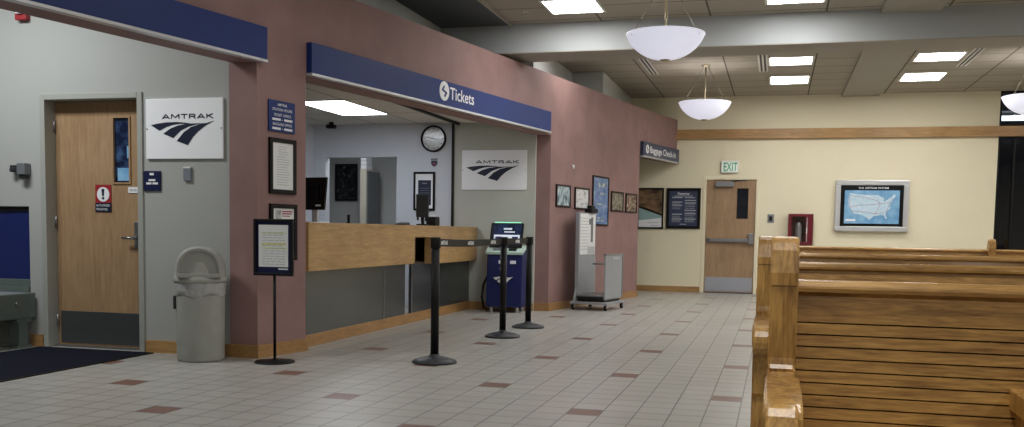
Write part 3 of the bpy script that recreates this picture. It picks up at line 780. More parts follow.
# ------------------------------------------------------------------ self-service kiosk
kx, ky = -3.325, 11.95
t = thing('ticket_kiosk', 'blue self-service ticket kiosk with tilted screen by the grey beige wall', 'kiosk', (kx, ky, 0))
b = MB(); b.prism([(-.13, .07), (-.10, .74), (-.02, .80), (.2, .82), (.2, .07)], 'x', -.232, .232, bev=.008); body = b.build('cabinet', 'kiosk_blue', t)
b = MB(); b.prism([(-.125, .735), (-.135, .765), (-.02, .83), (.2, .85), (.2, .815), (-.02, .79)], 'x', -.247, .247, bev=.004); top = b.build('worktop', 'kiosk_top', t)
b = MB(); b.box(-.16, -.05, -.11, -.04, .79, .80); b.bm.free()
b = MB(); b.prism([(-.105, .79), (-.06, .815), (-.058, .808), (-.103, .78)], 'x', .05, .15); b.build('card_slot', 'black', top)
b = MB(); b.prism([(-.105, .79), (-.06, .815), (-.058, .808), (-.103, .78)], 'x', -.16, -.06); b.build('scanner_window', 'grey_device', top)
b = MB(); b.box(-.03, .03, .06, .1, .84, .92); b.build('screen_neck', 'dark_metal', t)
# tilted screen
sc = MB(); sc.prism([(-.056, .828), (.05, 1.135), (.085, 1.125), (-.016, .818)], 'x', -.225, .205, bev=.006); scr = sc.build('screen', 'black', t)
nv = Vector((0, -.29, .10)).normalized()
def on_screen(mb, x0, x1, u0, u1, k=.002):
    """a patch on the tilted screen face: u runs 0..1 up the face"""
    pts = []
    for x, u in ((x0, u0), (x1, u0), (x1, u1), (x0, u1)):
        base = Vector((x, -.05+.10*u, .845+.29*u)) + nv*k; pts.append(base)
    lo = [mb.bm.verts.new(p) for p in pts]; hi = [mb.bm.verts.new(p+nv*.001) for p in pts]
    mb.bm.faces.new(hi); mb.bm.faces.new(lo[::-1])
    for i in range(4): mb.bm.faces.new((lo[i], lo[(i+1) % 4], hi[(i+1) % 4], hi[i]))
    return mb
on_screen(MB(), -.185, .185, .06, .94).build('display', 'screen', scr)
p = on_screen(MB(), -.17, .17, .14, .48, .004).build('menu_panel', 'screen_white', scr)
b = MB(); on_screen(b, -.15, -.07, .22, .40, .006); on_screen(b, .07, .15, .22, .40, .006); on_screen(b, -.03, .03, .2, .3, .006); b.build('menu_button', 'sign_blue', p)
b = MB(); on_screen(b, -.05, .06, .70, .78, .004); on_screen(b, -.04, .1, .58, .63, .004); b.build('screen_text', 'screen_white', scr)
b = MB(); b.box(-.17, .17, .025, .045, 1.139, 1.147, .003); b.build('green_status_light', 'green_glow', scr)
b = MB(); b.prism([(-.131, .62), (-.128, .66), (-.1, .66), (-.1, .62)], 'x', -.07, .03); b.prism([(-.131, .62), (-.128, .66), (-.1, .66), (-.1, .62)], 'x', .08, .15); b.prism([(-.134, .54), (-.132, .57), (-.1, .57), (-.1, .54)], 'x', -.05, -.01); b.build('ticket_slot', 'white', body)
lr = bpy.data.objects.new('kiosk_logo', None); 
b = MB()
def kq(p): return ((p[0]-270)/270*.26-.01, .40+(225-p[1])/100*.12)
for poly in ([(138, 192), (165, 186), (205, 181), (250, 180), (285, 183), (314, 188), (262, 188), (232, 192), (205, 201), (175, 216)],
             [(192, 229), (222, 208), (255, 195), (290, 189), (330, 187), (374, 187), (335, 191), (300, 200), (268, 216), (234, 248)],
             [(250, 261), (280, 224), (312, 202), (345, 192), (375, 187), (408, 177), (370, 199), (340, 222), (318, 246), (297, 279)]):
    b.prism([kq(q) for q in poly][::-1], 'y', -.139, -.1)
bpy.data.objects.remove(lr)
b.build('swoosh_logo', 'white', body)
for sx in (-.17, .17):
    for sy in (-.09, .16):
        b = MB(); b.cyl((sx, sy, 0), (sx, sy, .08), .022, seg=14); b.build('foot', 'alu', t)
b = MB(); b.tube([(-.249, .05, .46), (-.27, .04, .44), (-.315, .02, .33), (-.33, .01, .18), (-.30, 0, .05), (-.25, 0, .016)], .014, 8)
tag(b.build('power_cable', 'black'), 'black cable looping down the left side of the blue kiosk', 'cable').location = (kx, ky, 0)

# ------------------------------------------------------------------ luggage scale on wheels
t = thing('luggage_scale', 'grey wheeled luggage scale with tall sign plate by the mauve wall', 'luggage scale', pk(6.42, .40, 0), RZ)
# local x runs along the wall away from the camera; local -y away from the wall. Two side plates, open ends
b = MB(); b.box(-.41, .29, -.27, -.21, .08, .112, .006); b.box(-.41, .29, .20, .26, .08, .112, .006); b.box(-.41, -.36, -.21, .20, .08, .112, .004); b.box(.24, .29, -.21, .20, .08, .112, .004); b.build('base_frame', 'scale_grey', t)
b = MB(); b.prism([(-.40, .185), (.30, .185), (.24, .112), (-.32, .112)], 'y', -.20, .175); b.build('platform_skirt', 'dark_metal', t)
b = MB(); b.box(-.40, .30, -.20, .175, .185, .202, .004); b.build('platform', 'steel', t)
b = MB(); b.box(-.34, -.295, .175, .225, .1, 1.30, .004); b.box(-.295, .34, .195, .22, .15, .72, .003); col = b.build('tall_side_plate', 'scale_grey', t)
b = MB(); b.prism([(-.42, .10), (-.295, .10), (-.295, .30), (-.34, .30)], 'y', .182, .218); b.build('gusset', 'scale_grey', col)
b = MB(); b.box(-.295, .31, .192, .22, .72, 1.30, .004); pl = b.build('sign_plate', 'scale_grey', t)
b = MB(); b.box(-.27, .29, .189, .192, .735, 1.285); sh = b.build('instruction_sheet', 'paper', pl)
b = MB()
for i in range(11):
    z = .80+i*.042
    b.box(-.25, .02+rnd.uniform(0, .06), .1875, .189, z, z+.008)
b.box(.02, .27, .1875, .189, .74, .84)
b.build('printed_line', 'ink', sh)
b = MB(); b.box(.12, .2, .1875, .189, .90, 1.24); b.box(.05, .12, .1875, .189, 1.14, 1.22); b.build('printed_figure', 'grey_device', sh)
b = MB(); b.box(.02, .26, .14, .25, 1.30, 1.36, .01); b.box(.06, .2, .16, .23, 1.36, 1.40, .008); b.build('display_head', 'black', t)
b = MB(); b.box(-.40, .26, -.235, -.212, .15, .745, .003); sp_ = b.build('short_side_plate', 'scale_grey', t)
b = MB(); b.box(-.40, .26, -.243, -.205, .735, .752, .003); b.box(.235, .262, -.243, -.205, .15, .735, .003); b.build('edge_rim', 'steel', sp_)
b = MB(); b.box(-.15, .12, -.238, -.235, .68, .71); b.build('plate_label', 'ink', sp_)
b = MB(); b.cyl((.25, -.21, .60), (.25, .20, .60), .011, seg=10); b.build('cross_rail', 'steel', t)
for sx in (-.375, .25):
    for sy in (-.235, .225):
        b = MB(); b.cyl((sx, sy-.013, .036), (sx, sy+.013, .036), .036, seg=20); wh = b.build('caster', 'black', t)
        b = MB(); b.box(sx-.02, sx+.02, sy-.02, sy-.016, .03, .085); b.box(sx-.02, sx+.02, sy+.016, sy+.02, .03, .085); b.box(sx-.02, sx+.02, sy-.016, sy+.016, .075, .085); b.build('caster_fork', 'steel', wh)

# ------------------------------------------------------------------ pictures on the mauve wall
G = 'framed pictures on the far mauve wall'
def picture(label, Y0, Y1, z0, z1, m, border=.022):
    s0, s1 = sY(Y0), sY(Y1)
    return notice(label, (s0+s1)/2, z0, s1-s0, z1-z0, border, None, m, 'picture', 'framed_picture', 'brown_frame', G)
picture('small framed pale blue picture, nearest the kiosk on mauve wall', 12.46, 12.93, 1.365, 1.66, 'pic_falls')
picture('small framed misty white picture just left of tall blue poster', 13.09, 13.60, 1.35, 1.65, 'pic_mist')
r = picture('tall framed blue poster hanging above the luggage scale', 13.74, 14.37, 1.135, 1.85, 'pic_blue')
b = MB(); bars(b, [(-.1, .22, .56, .62), (-.05, .22, .45, .48), (-.22, .2, .1, .12), (-.22, .15, .06, .08), (-.2, .1, .3, .32)], -.012); b.build('pale_lettering', 'pic_falls', r)
picture('small framed olive grey picture just right of tall blue poster', 14.49, 15.01, 1.358, 1.658, 'pic_olive')
picture('small framed brown and white picture nearest the opening corner', 15.13, 15.64, 1.355, 1.655, 'pic_brown')
b = MB(); b.cyl((0, 0, 0), (0, -.02, 0), .016, seg=16); b.box(-.008, .008, -.026, 0, -.035, 0, .003)
o = b.build('wall_hook', 'white'); o.location = pk(6.35, .001, 1.93); o.rotation_euler = (0, 0, RZ)
tag(o, 'tiny white hook high on mauve wall above the framed pictures', 'hook')

# ------------------------------------------------------------------ back wall fittings
t = thing('travel_poster', 'framed landscape poster of brown hills over water on cream wall', 'poster', (-2.205, YB-.001, 1.116))
w_, h_ = .47, .73
b = MB(); b.frame(-w_/2, w_/2, 0, h_, .028, -.025, 0, .003); b.build('frame', 'black_frame', t)
b = MB(); b.box(-w_/2+.02, w_/2-.02, -.012, -.002, .02, h_-.02); sh = b.build('sheet', 'hill', t)
b = MB(); b.prism([(-.205, .38), (.205, .24), (.205, .03), (-.205, .03)], 'y', -.0145, -.012); b.build('lake', 'lake', sh)
b = MB(); b.prism([(-.205, .40), (-.1, .385), (.205, .27), (.205, .235), (-.205, .375)], 'y', -.0155, -.0145); b.build('shoreline', 'shore', sh)
b = MB(); b.prism([(-.205, .15), (.205, .20), (.205, .03), (-.205, .03)], 'y', -.0155, -.0145); b.build('pale_foreground', 'white', sh)
b = MB(); bars(b, [(-.05, .15, .11, .12), (0, .17, .06, .067)], -.0155); b.build('caption', 'ink', sh)
t = thing('information_poster', 'framed navy information poster with white lettering left of exit door', 'poster', (-1.62, YB-.001, 1.126))
w_, h_ = .60, .72
b = MB(); b.frame(-w_/2, w_/2, 0, h_, .05, -.03, 0, .004); b.build('frame', 'black_frame', t)
b = MB(); b.box(-w_/2+.04, w_/2-.04, -.012, -.002, .04, h_-.04); sh = b.build('sheet', 'sign_navy', t)
text('heading', 'Passenger', 'white', t, 0, -.012, .605, w=.21, h=.05, bold=.02)
b = MB(); rows = [(-.16, .16, .575, .585), (-.2, -.02, .545, .562), (.02, .2, .545, .555)]
for z in (.465, .41, .25, .165): rows += [(-.2, -.02, z, z+.014)]
for z in (.495, .45, .32, .26, .165): rows += [(.02, .22, z, z+.014)]
rows += [(-.06, .06, .075, .085)]
for z in (.44, .38, .35, .22, .2, .14, .12): rows += word_line(-.2, -.05, z, z+.006, rnd)
for z in (.42, .39, .36, .29, .23, .2, .14, .12): rows += word_line(.03, .2, z, z+.006, rnd)
bars(b, rows, -.012); b.build('text_line', 'ink', t)
t = thing('exit_sign', 'pale green lit sign reading EXIT above the brown exit door', 'sign', (-.834, YB-.001, 2.112))
b = MB(); b.box(-.15, .15, -.05, 0, 0, .21, .006); b.build('housing', 'fixture', t)
b = MB(); b.box(-.14, .14, -.053, -.05, .01, .20); b.build('face', 'exit_plate', t)
text('lettering', 'EXIT', 'exit_green', t, .01, -.054, .035, w=.235, h=.145, bold=.012)
t = thing('wall_plate', 'small dark metal switch plate on cream wall right of exit door', 'switch', (-.112, YB-.001, 1.25))
b = MB(); b.box(-.055, .055, -.01, 0, 0, .15, .003); b.build('plate', 'steel', t)
b = MB(); b.box(-.025, .025, -.02, -.01, .035, .115, .004); b.build('rocker', 'brown_frame', t)
t = thing('extinguisher_cabinet', 'red fire extinguisher cabinet on the cream back wall behind the benches', 'cabinet', (.387, YB-.001, .875))
b = MB(); b.box(-.205, .205, -.03, 0, 0, .535); b.frame(-.205, .205, 0, .535, .05, -.16, -.03, .006); b.build('cabinet_box', 'red_cab', t)
b = MB(); b.box(-.155, .155, -.15, -.145, .05, .485); b.bm.free()
b = MB(); b.box(.085, .155, -.165, -.15, .05, .485, .003); dr = b.build('door_stile', 'red_cab', t)
b = MB(); b.box(.095, .11, -.172, -.165, .2, .3); b.box(.1, .107, -.167, -.165, .06, .47); b.build('door_handle', 'white', dr)
b = MB(); b.box(-.155, .085, -.152, -.149, .05, .485); b.build('door_glass', glass_mat('cabinet_glass', (.9, .9, .92), .05), t)
ex = thing('fire_extinguisher', 'fire extinguisher inside the red wall cabinet', 'fire extinguisher', (.355, YB-.092, .93))
b = MB(); b.lathe([(0, 0), (.05, 0), (.055, .01), (.055, .27), (.045, .31), (.022, .335), (0, .335)], seg=28); b.build('cylinder_body', 'silver', ex)
b = MB(); b.cyl((0, 0, .33), (0, 0, .37), .016); b.box(-.06, .03, -.012, .012, .365, .38, .003); b.box(-.065, .02, -.012, .012, .39, .402, .003); b.build('valve_handle', 'black', ex)
b = MB(); b.tube([(.02, 0, .35), (.06, -.02, .34), (.065, -.02, .2), (.06, -.02, .08)], .009, 8); b.build('hose', 'black', ex)
# route map display
t = thing('map_display', 'wide silver framed lit route map on the cream back wall', 'map display', (1.525, YB-.001, 1.127))
W, Hh = 1.17, .86
b = MB(); b.frame(-W/2, W/2, 0, Hh, .085, -.09, 0, .012); b.box(-W/2+.02, W/2-.02, -.02, 0, .02, Hh-.02); b.build('silver_frame', 'silver', t)
b = MB(); b.box(-W/2+.08, W/2-.08, -.06, -.02, .08, Hh-.08); scn = b.build('black_bezel', 'screen_black', t)
b = MB(); b.box(-.435, .44, -.064, -.06, .13, .69); mp_ = b.build('map_sheet', 'map_water', t)
us = [(-.36, .60), (-.345, .645), (-.28, .63), (-.1, .615), (.1, .61), (.13, .59), (.17, .575), (.2, .55), (.19, .52), (.215, .50), (.23, .54), (.25, .53), (.27, .56), (.31, .575), (.345, .625), (.375, .615), (.37, .58), (.335, .55), (.325, .51), (.295, .47), (.285, .43), (.30, .40), (.265, .36), (.235, .325), (.225, .29), (.25, .24), (.245, .21), (.225, .22), (.20, .27), (.15, .28), (.09, .265), (.05, .265), (.0, .22), (-.03, .19), (-.07, .235), (-.12, .26), (-.19, .285), (-.25, .29), (-.30, .31), (-.335, .37), (-.365, .43), (-.375, .50)]
b = MB(); b.prism(us[::-1], 'y', -.066, -.064); ld = b.build('land_outline', 'map_land', mp_)
b = MB()
for pl_ in ([(-.35, .40), (-.2, .44), (0, .45), (.14, .47), (.29, .49)], [(-.34, .6), (-.1, .57), (.08, .52), (.14, .47)], [(-.32, .33), (-.1, .33), (.02, .30), (.16, .30), (.24, .35)], [(.14, .47), (.1, .38), (.05, .29)], [(-.35, .62), (-.36, .45), (-.31, .32)], [(.33, .56), (.28, .45), (.25, .36), (.23, .24)]):
    for p, q in zip(pl_, pl_[1:]): b.cyl((p[0], -.0662, p[1]), (q[0], -.0662, q[1]), .0035, seg=6)
b.build('route_line', 'map_line', ld)
b = MB(); b.box(-.41, -.25, -.066, -.064, .17, .205); b.build('legend', 'white', mp_)
text('title', 'THE AMTRAK SYSTEM', 'white', t, .02, -.061, .715, w=.48, h=.032, bold=.012)

# ------------------------------------------------------------------ office interior
t = thing('wall_clock', 'round black rimmed clock on the office wall', 'clock', (-4.42, YK-.001, 2.235))
R_ = .175
b = MB(); b.cyl((0, 0, 0), (0, -.012, 0), R_-.012, seg=48, smooth=False); b.build('dial', 'clock_face', t)
b = MB(); n = 48
ring = []
for i in range(n):
    a = 2*PI*i/n; ring.append([(R_*k*math.cos(a), y, R_*k*math.sin(a)) for k, y in ((1, 0), (1.0, -.03), (.96, -.04), (.88, -.036), (.87, -.01))])
vv = [[b.bm.verts.new(p) for p in rg] for rg in ring]
for i in range(n):
    for k in range(4):
        f = b.bm.faces.new((vv[i][k], vv[(i+1) % n][k], vv[(i+1) % n][k+1], vv[i][k+1])); f.smooth = True
b.build('rim', 'black', t)
b = MB()
for i in range(12):
    a = 2*PI*i/12; c, s_ = math.cos(a), math.sin(a)
    b.cyl((.118*c, -.0125, .118*s_), (.14*c, -.0125, .14*s_), .004, seg=6)
b.build('hour_mark', 'black', t)
b = MB(); b.prism([(-.004, -.006), (-.125, .03), (-.12, .045), (.004, .006)], 'y', -.017, -.014); b.build('minute_hand', 'white', t)
b = MB(); b.prism([(-.02, .008), (.09, -.016), (.09, -.024), (-.02, -.006)], 'y', -.0195, -.0175); b.build('hour_hand', 'white', t)
t = thing('shield_sign', 'tiny dark shield emblem on office wall below the clock', 'emblem', (-4.41, YK-.001, 1.865))
b = MB(); b.prism([(-.04, .085), (.04, .085), (.045, .05), (.03, .02), (0, 0), (-.03, .02), (-.045, .05)][::-1], 'y', -.006, 0); b.box(-.045, .045, -.006, 0, .095, .11); p = b.build('shield', 'plate_navy', t)
b = MB(); b.prism([(-.012, .06), (.012, .06), (.008, .02), (-.008, .02)], 'y', -.008, -.006); b.build('shield_stripe', 'red', t)
t = thing('framed_certificate', 'black framed white certificate with navy panel on office wall', 'picture', (-4.545, YK-.001, 1.29))
b = MB(); b.frame(-.15, .15, 0, .51, .026, -.025, 0, .003); b.build('frame', 'black_frame', t)
b = MB(); b.box(-.14, .14, -.01, -.002, .02, .49); sh = b.build('mount', 'white', t)
b = MB(); b.box(-.085, .095, -.013, -.01, .07, .40); pnl = b.build('navy_panel', 'navy', sh)
b = MB(); bars(b, [(-.03, .04, .35, .365)] + [(-.06, .07, .14+i*.03, .145+i*.03) for i in range(6)], -.013); b.build('text_line', 'grey_plate', sh)
t = thing('service_window_monitor', 'black monitor seen from behind at left end of the counter', 'monitor', (-4.28, 8.50, 1.08), -.16)
b = MB(); b.prism([(-.235, .125), (.115, .125), (.145, .435), (-.205, .435)], 'y', -.02, .01, bev=.006); bk = b.build('screen', 'screen_black', t)
b = MB(); b.box(-.06, .05, -.045, -.02, .22, .36, .006); b.build('rear_housing', 'black', bk)
b = MB(); b.box(.02, .08, -.023, -.02, .16, .175); b.build('badge', 'white', bk)
b = MB(); b.box(-.03, .03, -.01, .02, .01, .2, .004); b.box(-.1, .1, -.09, .08, 0, .012, .004); b.build('stand', 'alu', t)
t = thing('card_terminal', 'dark card terminal screen on a stand on the counter', 'card terminal', (-3.94, 10.52, 1.08))
b = MB(); b.box(-.06, .06, -.05, .05, 0, .02, .006); b.box(-.015, .015, -.005, .03, .02, .14, .004); b.build('stand', 'black', t)
b = MB(); b.box(-.075, .075, -.02, .012, .095, .36, .008); b.build('screen', 'dark_metal', t)
b = MB(); b.box(-.06, -.035, -.03, -.02, .06, .1, .003); b.box(-.01, .015, -.03, -.02, .05, .1, .003); b.box(.04, .06, -.03, -.02, .05, .1, .003); b.build('clip', 'black', t)
t = thing('receipt_printer', 'small black receipt printer on the counter right of the card terminal', 'printer', (-3.98, 10.98, 1.08))
b = MB(); b.box(-.06, .06, -.08, .08, 0, .11, .012); b.build('printer_body', 'black', t)
b = MB(); b.box(-.04, .04, -.03, -.01, .11, .125, .002); b.build('paper_slot', 'white', t)
t = thing('phone', 'small black desk phone handset at the back of the counter', 'phone', (-4.37, 9.45, 1.08))
b = MB(); b.box(-.02, .02, -.03, .03, 0, .015, .004); b.box(-.014, .014, -.01, .012, .012, .1, .006); b.build('handset', 'black', t)
t = thing('keypad', 'flat dark keypad lying on the counter left of the card terminal', 'keypad', (-4.02, 10.1, 1.08))
b = MB(); b.prism([(-.07, 0), (.07, 0), (.07, .03), (-.07, .016)], 'x', -.06, .06, bev=.003); p = b.build('keypad_body', 'dark_metal', t)
b = MB()
for i in range(3):
    for j in range(3): b.box(-.04+i*.028, -.02+i*.028, -.045+j*.03, -.025+j*.03, .018+.003*j, .026+.003*j, .002)
b.build('key', 'grey_plate', t)
# inner room
t = thing('framed_engraving', 'large black framed dark picture in the room behind the office', 'picture', (-6.60, 14.199, 1.47))
b = MB(); b.frame(-.19, .19, 0, .58, .026, -.03, 0, .004); b.build('frame', 'black_frame', t)
b = MB(); b.box(-.17, .17, -.012, -.002, .02, .56); b.build('sheet', 'dark_pic', t)
t = thing('storage_cabinet', 'tall beige storage cabinet in the room behind the office', 'cabinet', (-6.01, 13.5, 0))
b = MB(); b.box(-.05, .05, 0, .5, 0, 1.93, .006); b.build('cabinet_body', 'cabinet', t)
b = MB(); b.box(.05, .062, .03, .48, .05, 1.9, .003); d = b.build('cabinet_door', 'grey_device', t)
b = MB(); b.box(.062, .075, .06, .08, .95, 1.1, .004); b.build('door_handle', 'steel', d)
b = MB()
for k in range(3): b.box(-.045, .045, .01, .25, .06*k, .06*k+.055, .004)
o = b.build('archive_carton', 'white'); o.location = (-6.01, 13.5, 1.93); tag(o, 'white ribbed carton on top of the beige storage cabinet', 'box')
# office ceiling light and camera
t = thing('office_ceiling_light', 'white rectangular light panel in the ticket office ceiling', 'light', (-4.92, 10.49, 2.44))
b = MB(); b.box(-.31, .31, -.63, .63, -.012, 0); b.build('frame', 'fixture', t)
b = MB(); b.box(-.285, .285, -.605, .605, -.016, -.012); b.build('diffuser', 'office_troffer', t)
t = thing('security_camera', 'small black security camera at the office ceiling corner', 'camera', (-5.78, 11.95, 2.38))
b = MB(); b.cyl((0, 0, .02), (0, 0, .06), .03); b.build('mount', 'black', t)
b = MB(); b.box(-.06, .06, -.05, .04, -.02, .03, .01); b.cyl((.0, -.05, .005), (0, -.065, .005), .018); b.build('camera_body', 'black', t)

# ------------------------------------------------------------------ ceiling lights, vents, pendants
def troffer(label, x, y, w=.55, d=.58):
    r = thing('ceiling_light', label, 'light', (x, y, ZC), 0, 'square ceiling light panels')
    b = MB()
    for x0, x1, y0, y1 in ((-w/2-.03, w/2+.03, -d/2-.03, -d/2), (-w/2-.03, w/2+.03, d/2, d/2+.03), (-w/2-.03, -w/2, -d/2, d/2), (w/2, w/2+.03, -d/2, d/2)): b.box(x0, x1, y0, y1, -.008, 0)
    b.build('frame', 'fixture', r)
    b = MB(); b.box(-w/2, w/2, -d/2, d/2, -.004, 0); b.build('diffuser', 'troffer', r)
    return r
troffer('bright ceiling light panel above the mauve wall, before the beam', -2.185, 10.34)
troffer('bright ceiling light panel at top edge, before the beam, centre of hall', .10, 10.33)
troffer('ceiling light panel just past the beam, left of plaster band', .105, 14.1)
troffer('ceiling light panel nearest back wall, left of plaster band', .105, 15.8, .55, .7)
troffer('ceiling light panel just past the beam, right of plaster band', 2.00, 14.1)
troffer('ceiling light panel nearest back wall, right of plaster band', 2.02, 15.8, .55, .7)
def vent(label, x, y0, y1):
    r = thing('ceiling_vent', label, 'vent', (x, (y0+y1)/2, ZC), 0, 'slotted ceiling vents'); h = (y1-y0)/2
    b = MB()
    for x0 in (-.065, -.012, .041): b.box(x0, x0+.024, -h, h, -.01, 0)
    b.build('frame', 'fixture', r)
    b = MB(); b.box(-.041, -.012, -h, h, -.003, 0); b.box(.012, .041, -h, h, -.003, 0); b.build('slot', 'black', r)
vent('slotted vent beside the ceiling lights left of plaster band', -.27, 13.3, 14.9)
vent('slotted vent beside the ceiling lights right of plaster band', 2.40, 13.4, 14.9)
vent('slotted vent in far ceiling behind the near pendant bowl', -1.87, 13.3, 14.9)
t = thing('sprinkler_head', 'tiny sprinkler head in the ceiling tiles left of the bright panel', 'sprinkler', (-2.75, 10.5, ZC))
b = MB(); b.cyl((0, 0, 0), (0, 0, -.006), .035, seg=20); b.build('cover_ring', 'fixture', t)
b = MB(); b.cyl((0, 0, -.006), (0, 0, -.04), .008, seg=10); b.cyl((0, 0, -.04), (0, 0, -.044), .018, seg=12); b.build('nozzle', 'brass', t)

def pendant(label, x, y, zr=2.90, r=.365, h=.232):
    p = thing('pendant_light', label, 'pendant lamp', (x, y, ZC), 0, 'white bowl pendant lamps')
    dz = zr-ZC
    b = MB(); out = []; inn = []
    for i in range(15):
        u = i/14; q = (r*r+h*h)/(2*h); a0 = math.asin(r/q)      # a shallow cap of a sphere
        rad = r*(.75*math.sin(a0*u)/math.sin(a0)+.25*math.sin(PI/2*u)); z = -h+.75*q*(1-math.cos(a0*u))+.25*h*(1-math.cos(PI/2*u))
        if i == 0: rad = 0
        out.append((rad, dz+z)); inn.append((max(0, rad-.010) if i else 0, dz+z+.010))
    b.lathe(out+[(r+.006, dz+.004), (r+.004, dz+.012)]+inn[::-1], seg=56); bw = b.build('glass_bowl', 'bowl', p)
    b = MB()
    for k in range(3):
        a = 2*PI*k/3 - .42
        b.cyl((.955*r*math.cos(a), .955*r*math.sin(a), dz-.02), (.975*r*math.cos(a), .975*r*math.sin(a), dz-.024), .008, seg=10)
    b.build('bowl_rivet', 'brass', bw)
    b = MB(); b.lathe([(0, -.0), (.062, -.0), (.062, -.012), (.04, -.025), (.018, -.035), (0, -.035)], seg=28); b.build('ceiling_cap', 'brass', p)
    b = MB(); b.cyl((0, 0, -.03), (0, 0, dz-h+.02), .011, seg=14); b.build('stem', 'brass', p)
    b = MB(); b.lathe([(0, dz-h-.02), (.02, dz-h-.018), (.045, dz-h-.004), (.05, dz-h+.004), (0, dz-h+.012)], seg=24); b.build('finial', 'brass', p)
    for k in range(3):
        a = 2*PI*k/3 - .42
        b = MB(); b.cyl((.03*math.cos(a), .03*math.sin(a), -.02), (.95*r*math.cos(a), .95*r*math.sin(a), dz-.02), .0034, seg=6); b.build('cable', 'cable', p)
    for k in range(3):
        a = 2*PI*k/3
        b = MB(); b.lathe([(0, -.05), (.03, -.04), (.035, 0), (.028, .04), (0, .05)], (.09*math.cos(a), .09*math.sin(a), dz-.11), seg=14); b.build('bulb', 'bulb', p)
    return p
pendant('nearest white glass bowl pendant hanging before the beam', -1.08, 9.35)
pendant('white glass bowl pendant hanging beyond the beam near the wooden rail', -1.06, 14.24)
pendant('white glass bowl pendant at right edge in front of dark window', 3.18, 14.24)

# ------------------------------------------------------------------ waiting benches (oak, facing the camera)
def end_profile():
    p = [(.075, 0), (.07, .45), (.06, .80), (.058, .94)]
    for i in range(9):
        a = PI*i/8; p.append((-.005+.062*math.cos(a), .968+.06*math.sin(a)))
    p += [(-.075, .93), (-.08, .80), (-.08, .70), (-.084, .682), (-.095, .672), (-.095, .664), (-.115, .656), (-.2, .652), (-.42, .650)]
    for i in range(9):
        a = PI/2 + PI*i/8*1.05; p.append((-.54+.062*math.cos(a), .588+.062*math.sin(a)))
    p += [(-.50, .49), (-.475, .42), (-.475, .35), (-.45, .33), (-.44, .12), (-.47, .06), (-.47, 0)]
    return p
def arm_profile(cap=False):
    p = [(-.13 if cap else -.03, .656), (-.42, .651)]
    for i in range(9):
        a = PI/2 + PI*i/8*1.05; p.append((-.53+.04*math.cos(a), .608+.042*math.sin(a)))
    p += [(-.48, .575), (-.40, .60), (-.13 if cap else -.03, .625 if cap else .60)]
    return p
def arm_panel_profile(): return [(-.03, .61), (-.40, .61), (-.455, .585), (-.46, .56), (-.42, .52), (-.40, .43), (-.03, .43)]
PW = .074; BL = 1.95
def make_bench(label, loc, L=BL, mids=()):
    r = thing('waiting_bench', label, 'bench', loc, 0, 'oak waiting benches in rows')
    for x in (0, L-PW)+mids:
        b = MB(); b.prism(end_profile(), 'x', x, x+PW, bev=.008); e = b.build('end_panel', 'bench_end', r)
        b = MB(); b.box(x+.004, x+PW-.004, -.0795, -.07, .894, .8965); b.build('joint_line', 'groove', e)
        b = MB(); b.prism(arm_profile(True), 'x', x-.004, x+PW+.010, bev=.006); b.build('arm_cap', 'bench_end', e)
        b = MB(); b.cyl((x-.003, -.535, .59), (x+PW+.003, -.535, .59), .034, seg=24); b.build('scroll', 'bench_end', e)
    for k in range(1, round(L/.625)):
        x = .612+(k-1)*.64
        b = MB(); b.prism([(y, z-.014) for y, z in arm_profile()], 'x', x, x+PW, bev=.006); am = b.build('armrest', 'bench_end', r)
        b = MB(); b.prism([(y, z-.014) for y, z in arm_panel_profile()], 'x', x+.015, x+PW-.015, bev=.004); b.build('arm_panel', 'bench_end', am)
    x0, x1 = PW, L-PW
    # slatted back, leaning a little
    def yb(z): return .03-(.92-z)*.16
    b = MB(); zz = .883
    hs = [.092] + [.0325]*12
    for h in hs:
        za, zb = zz-h+.004, zz; ya, ybt = yb(za)-.022, yb(zb)-.022
        b.prism([(ya, za), (ybt, zb), (ybt+.022, zb), (ya+.022, za)], 'x', x0, x1, bev=.0015)
        zz -= h
    bk = b.build('slatted_back', 'bench', r)
    b = MB(); b.prism([(yb(.88)+.0, .88), (yb(.44), .45), (yb(.44)+.012, .45), (yb(.88)+.012, .88)], 'x', x0, x1); b.build('back_board', 'gap', r)
    b = MB(); pts = []
    for i in range(13):
        a = PI*i/12; pts.append((.012+.036*math.cos(a), .888+.022*math.sin(a)))
    pts += [(-.022, .878), (.046, .878)]
    b.prism(pts, 'x', x0, x1); b.build('top_rail', 'bench', r)
    b = MB(); b.prism([(-.49, .43), (-.505, .415), (-.49, .395), (-.02, .38), (-.02, .415)], 'x', x0, x1, bev=.004); b.build('seat', 'bench', r)
    b = MB(); b.box(x0, x1, -.44, -.415, .27, .395, .003); b.build('apron', 'bench', r)
    return r
b1 = make_bench('nearest oak bench facing the camera, its slatted back filling the lower right', (-.013, 2.79, 0))
dup(b1, (-.082, 4.74, 0), None, 'second oak bench, directly behind the nearest bench')
dup(b1, (-.02, 7.3, 0), None, 'third oak bench back, only its top rail shows')
make_bench('long oak bench in the farthest row, its middle post by the dark window', (-.02, 12.3, 0), 4.8, (2.385,))

# ------------------------------------------------------------------ light
def area(name, loc, sx, sy, power, col=(1, .97, .92), rot=(0, 0, 0)):
    l = bpy.data.lights.new(name, 'AREA'); l.shape = 'RECTANGLE'; l.size = sx; l.size_y = sy; l.energy = power; l.color = col
    o = bpy.data.objects.new(name, l); COL.objects.link(o); o.location = loc; o.rotation_euler = rot
    return o
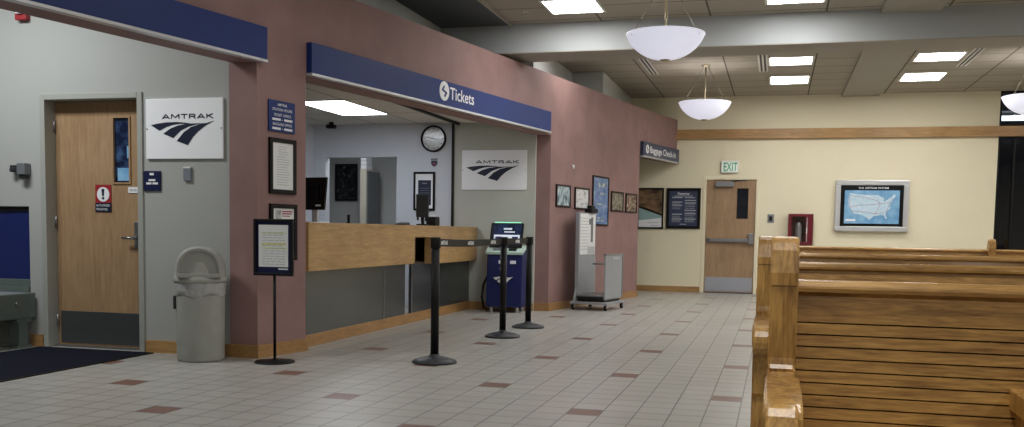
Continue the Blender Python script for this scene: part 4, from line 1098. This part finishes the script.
# unseen lamps added as fill above and behind the camera, placed like ceiling panels
for x in (-2.19, .1, 3.0):
    for y, p_ in ((6.4, 26), (2.4, 34), (-1.6, 44)):
        area('unseen_panel_lamp', (x, y, ZC-.02), .55, .58, p_*(.55 if x < -1 else 1), (1, .985, .96))
for y in (10.3, 14.1): area('unseen_panel_lamp', (4.6, y, ZC-.02), .55, .58, 60, (1, .985, .96))  # unseen fill lamps added to the right of the view
for x, p_ in ((-2.3, 15), (.1, 26), (2.0, 26)): area('unseen_panel_lamp', (x, 12.5, ZC-.02), .55, .58, p_, (1, .985, .96))   # panels behind the beam
area('alcove_lamp', (-6.0, 5.4, 3.27), 1.1, .5, 66, (.97, 1, 1))
area('baggage_alcove_lamp', (-3.0, 16.2, 2.9), .4, .4, 24, (1, .93, .78))
area('inner_room_fill', (-5.7, 12.75, 2.38), .4, .4, 9, (.95, .97, 1))  # unseen fill added inside the doorway, standing in for light from the office

b = MB(); b.box(-1.4, -.2, YB+.2, YB+.25, 0, 2.2); struct('wall_outside_exit', b, 'inner', 'dark wall beyond the exit door glass', 'wall')
wd = bpy.data.worlds.new('World'); S.world = wd; wd.use_nodes = True
wd.node_tree.nodes['Background'].inputs[0].default_value = (.01, .012, .02, 1)
wd.node_tree.nodes['Background'].inputs[1].default_value = .3

# ------------------------------------------------------------------ camera (fitted to the photograph)
F, CY, YAW, PIT, ROL = 968.35, 302.87, -.26518, -.073665, .016107
cam = bpy.data.cameras.new('Camera'); co = bpy.data.objects.new('Camera', cam); COL.objects.link(co)
cam.sensor_fit = 'HORIZONTAL'; cam.sensor_width = 36; cam.lens = F/1024*36
cam.shift_y = (CY-213.5)/1024
cam.clip_start = .05; cam.clip_end = 100
fwd = Vector((math.sin(YAW)*math.cos(PIT), math.cos(YAW)*math.cos(PIT), math.sin(PIT)))
rgt = Vector((math.cos(YAW), -math.sin(YAW), 0)); up = rgt.cross(fwd)
r2 = rgt*math.cos(ROL)+up*math.sin(ROL); u2 = -rgt*math.sin(ROL)+up*math.cos(ROL)
m = Matrix((r2, u2, -fwd)).transposed().to_4x4(); m.translation = Vector((0, 0, 1.03))
co.matrix_world = m
S.camera = co

S.view_settings.view_transform = 'Standard'; S.view_settings.look = 'None'
S.view_settings.exposure = 0; S.view_settings.gamma = 1
try: S.view_settings.use_curve_mapping = False
except Exception: pass
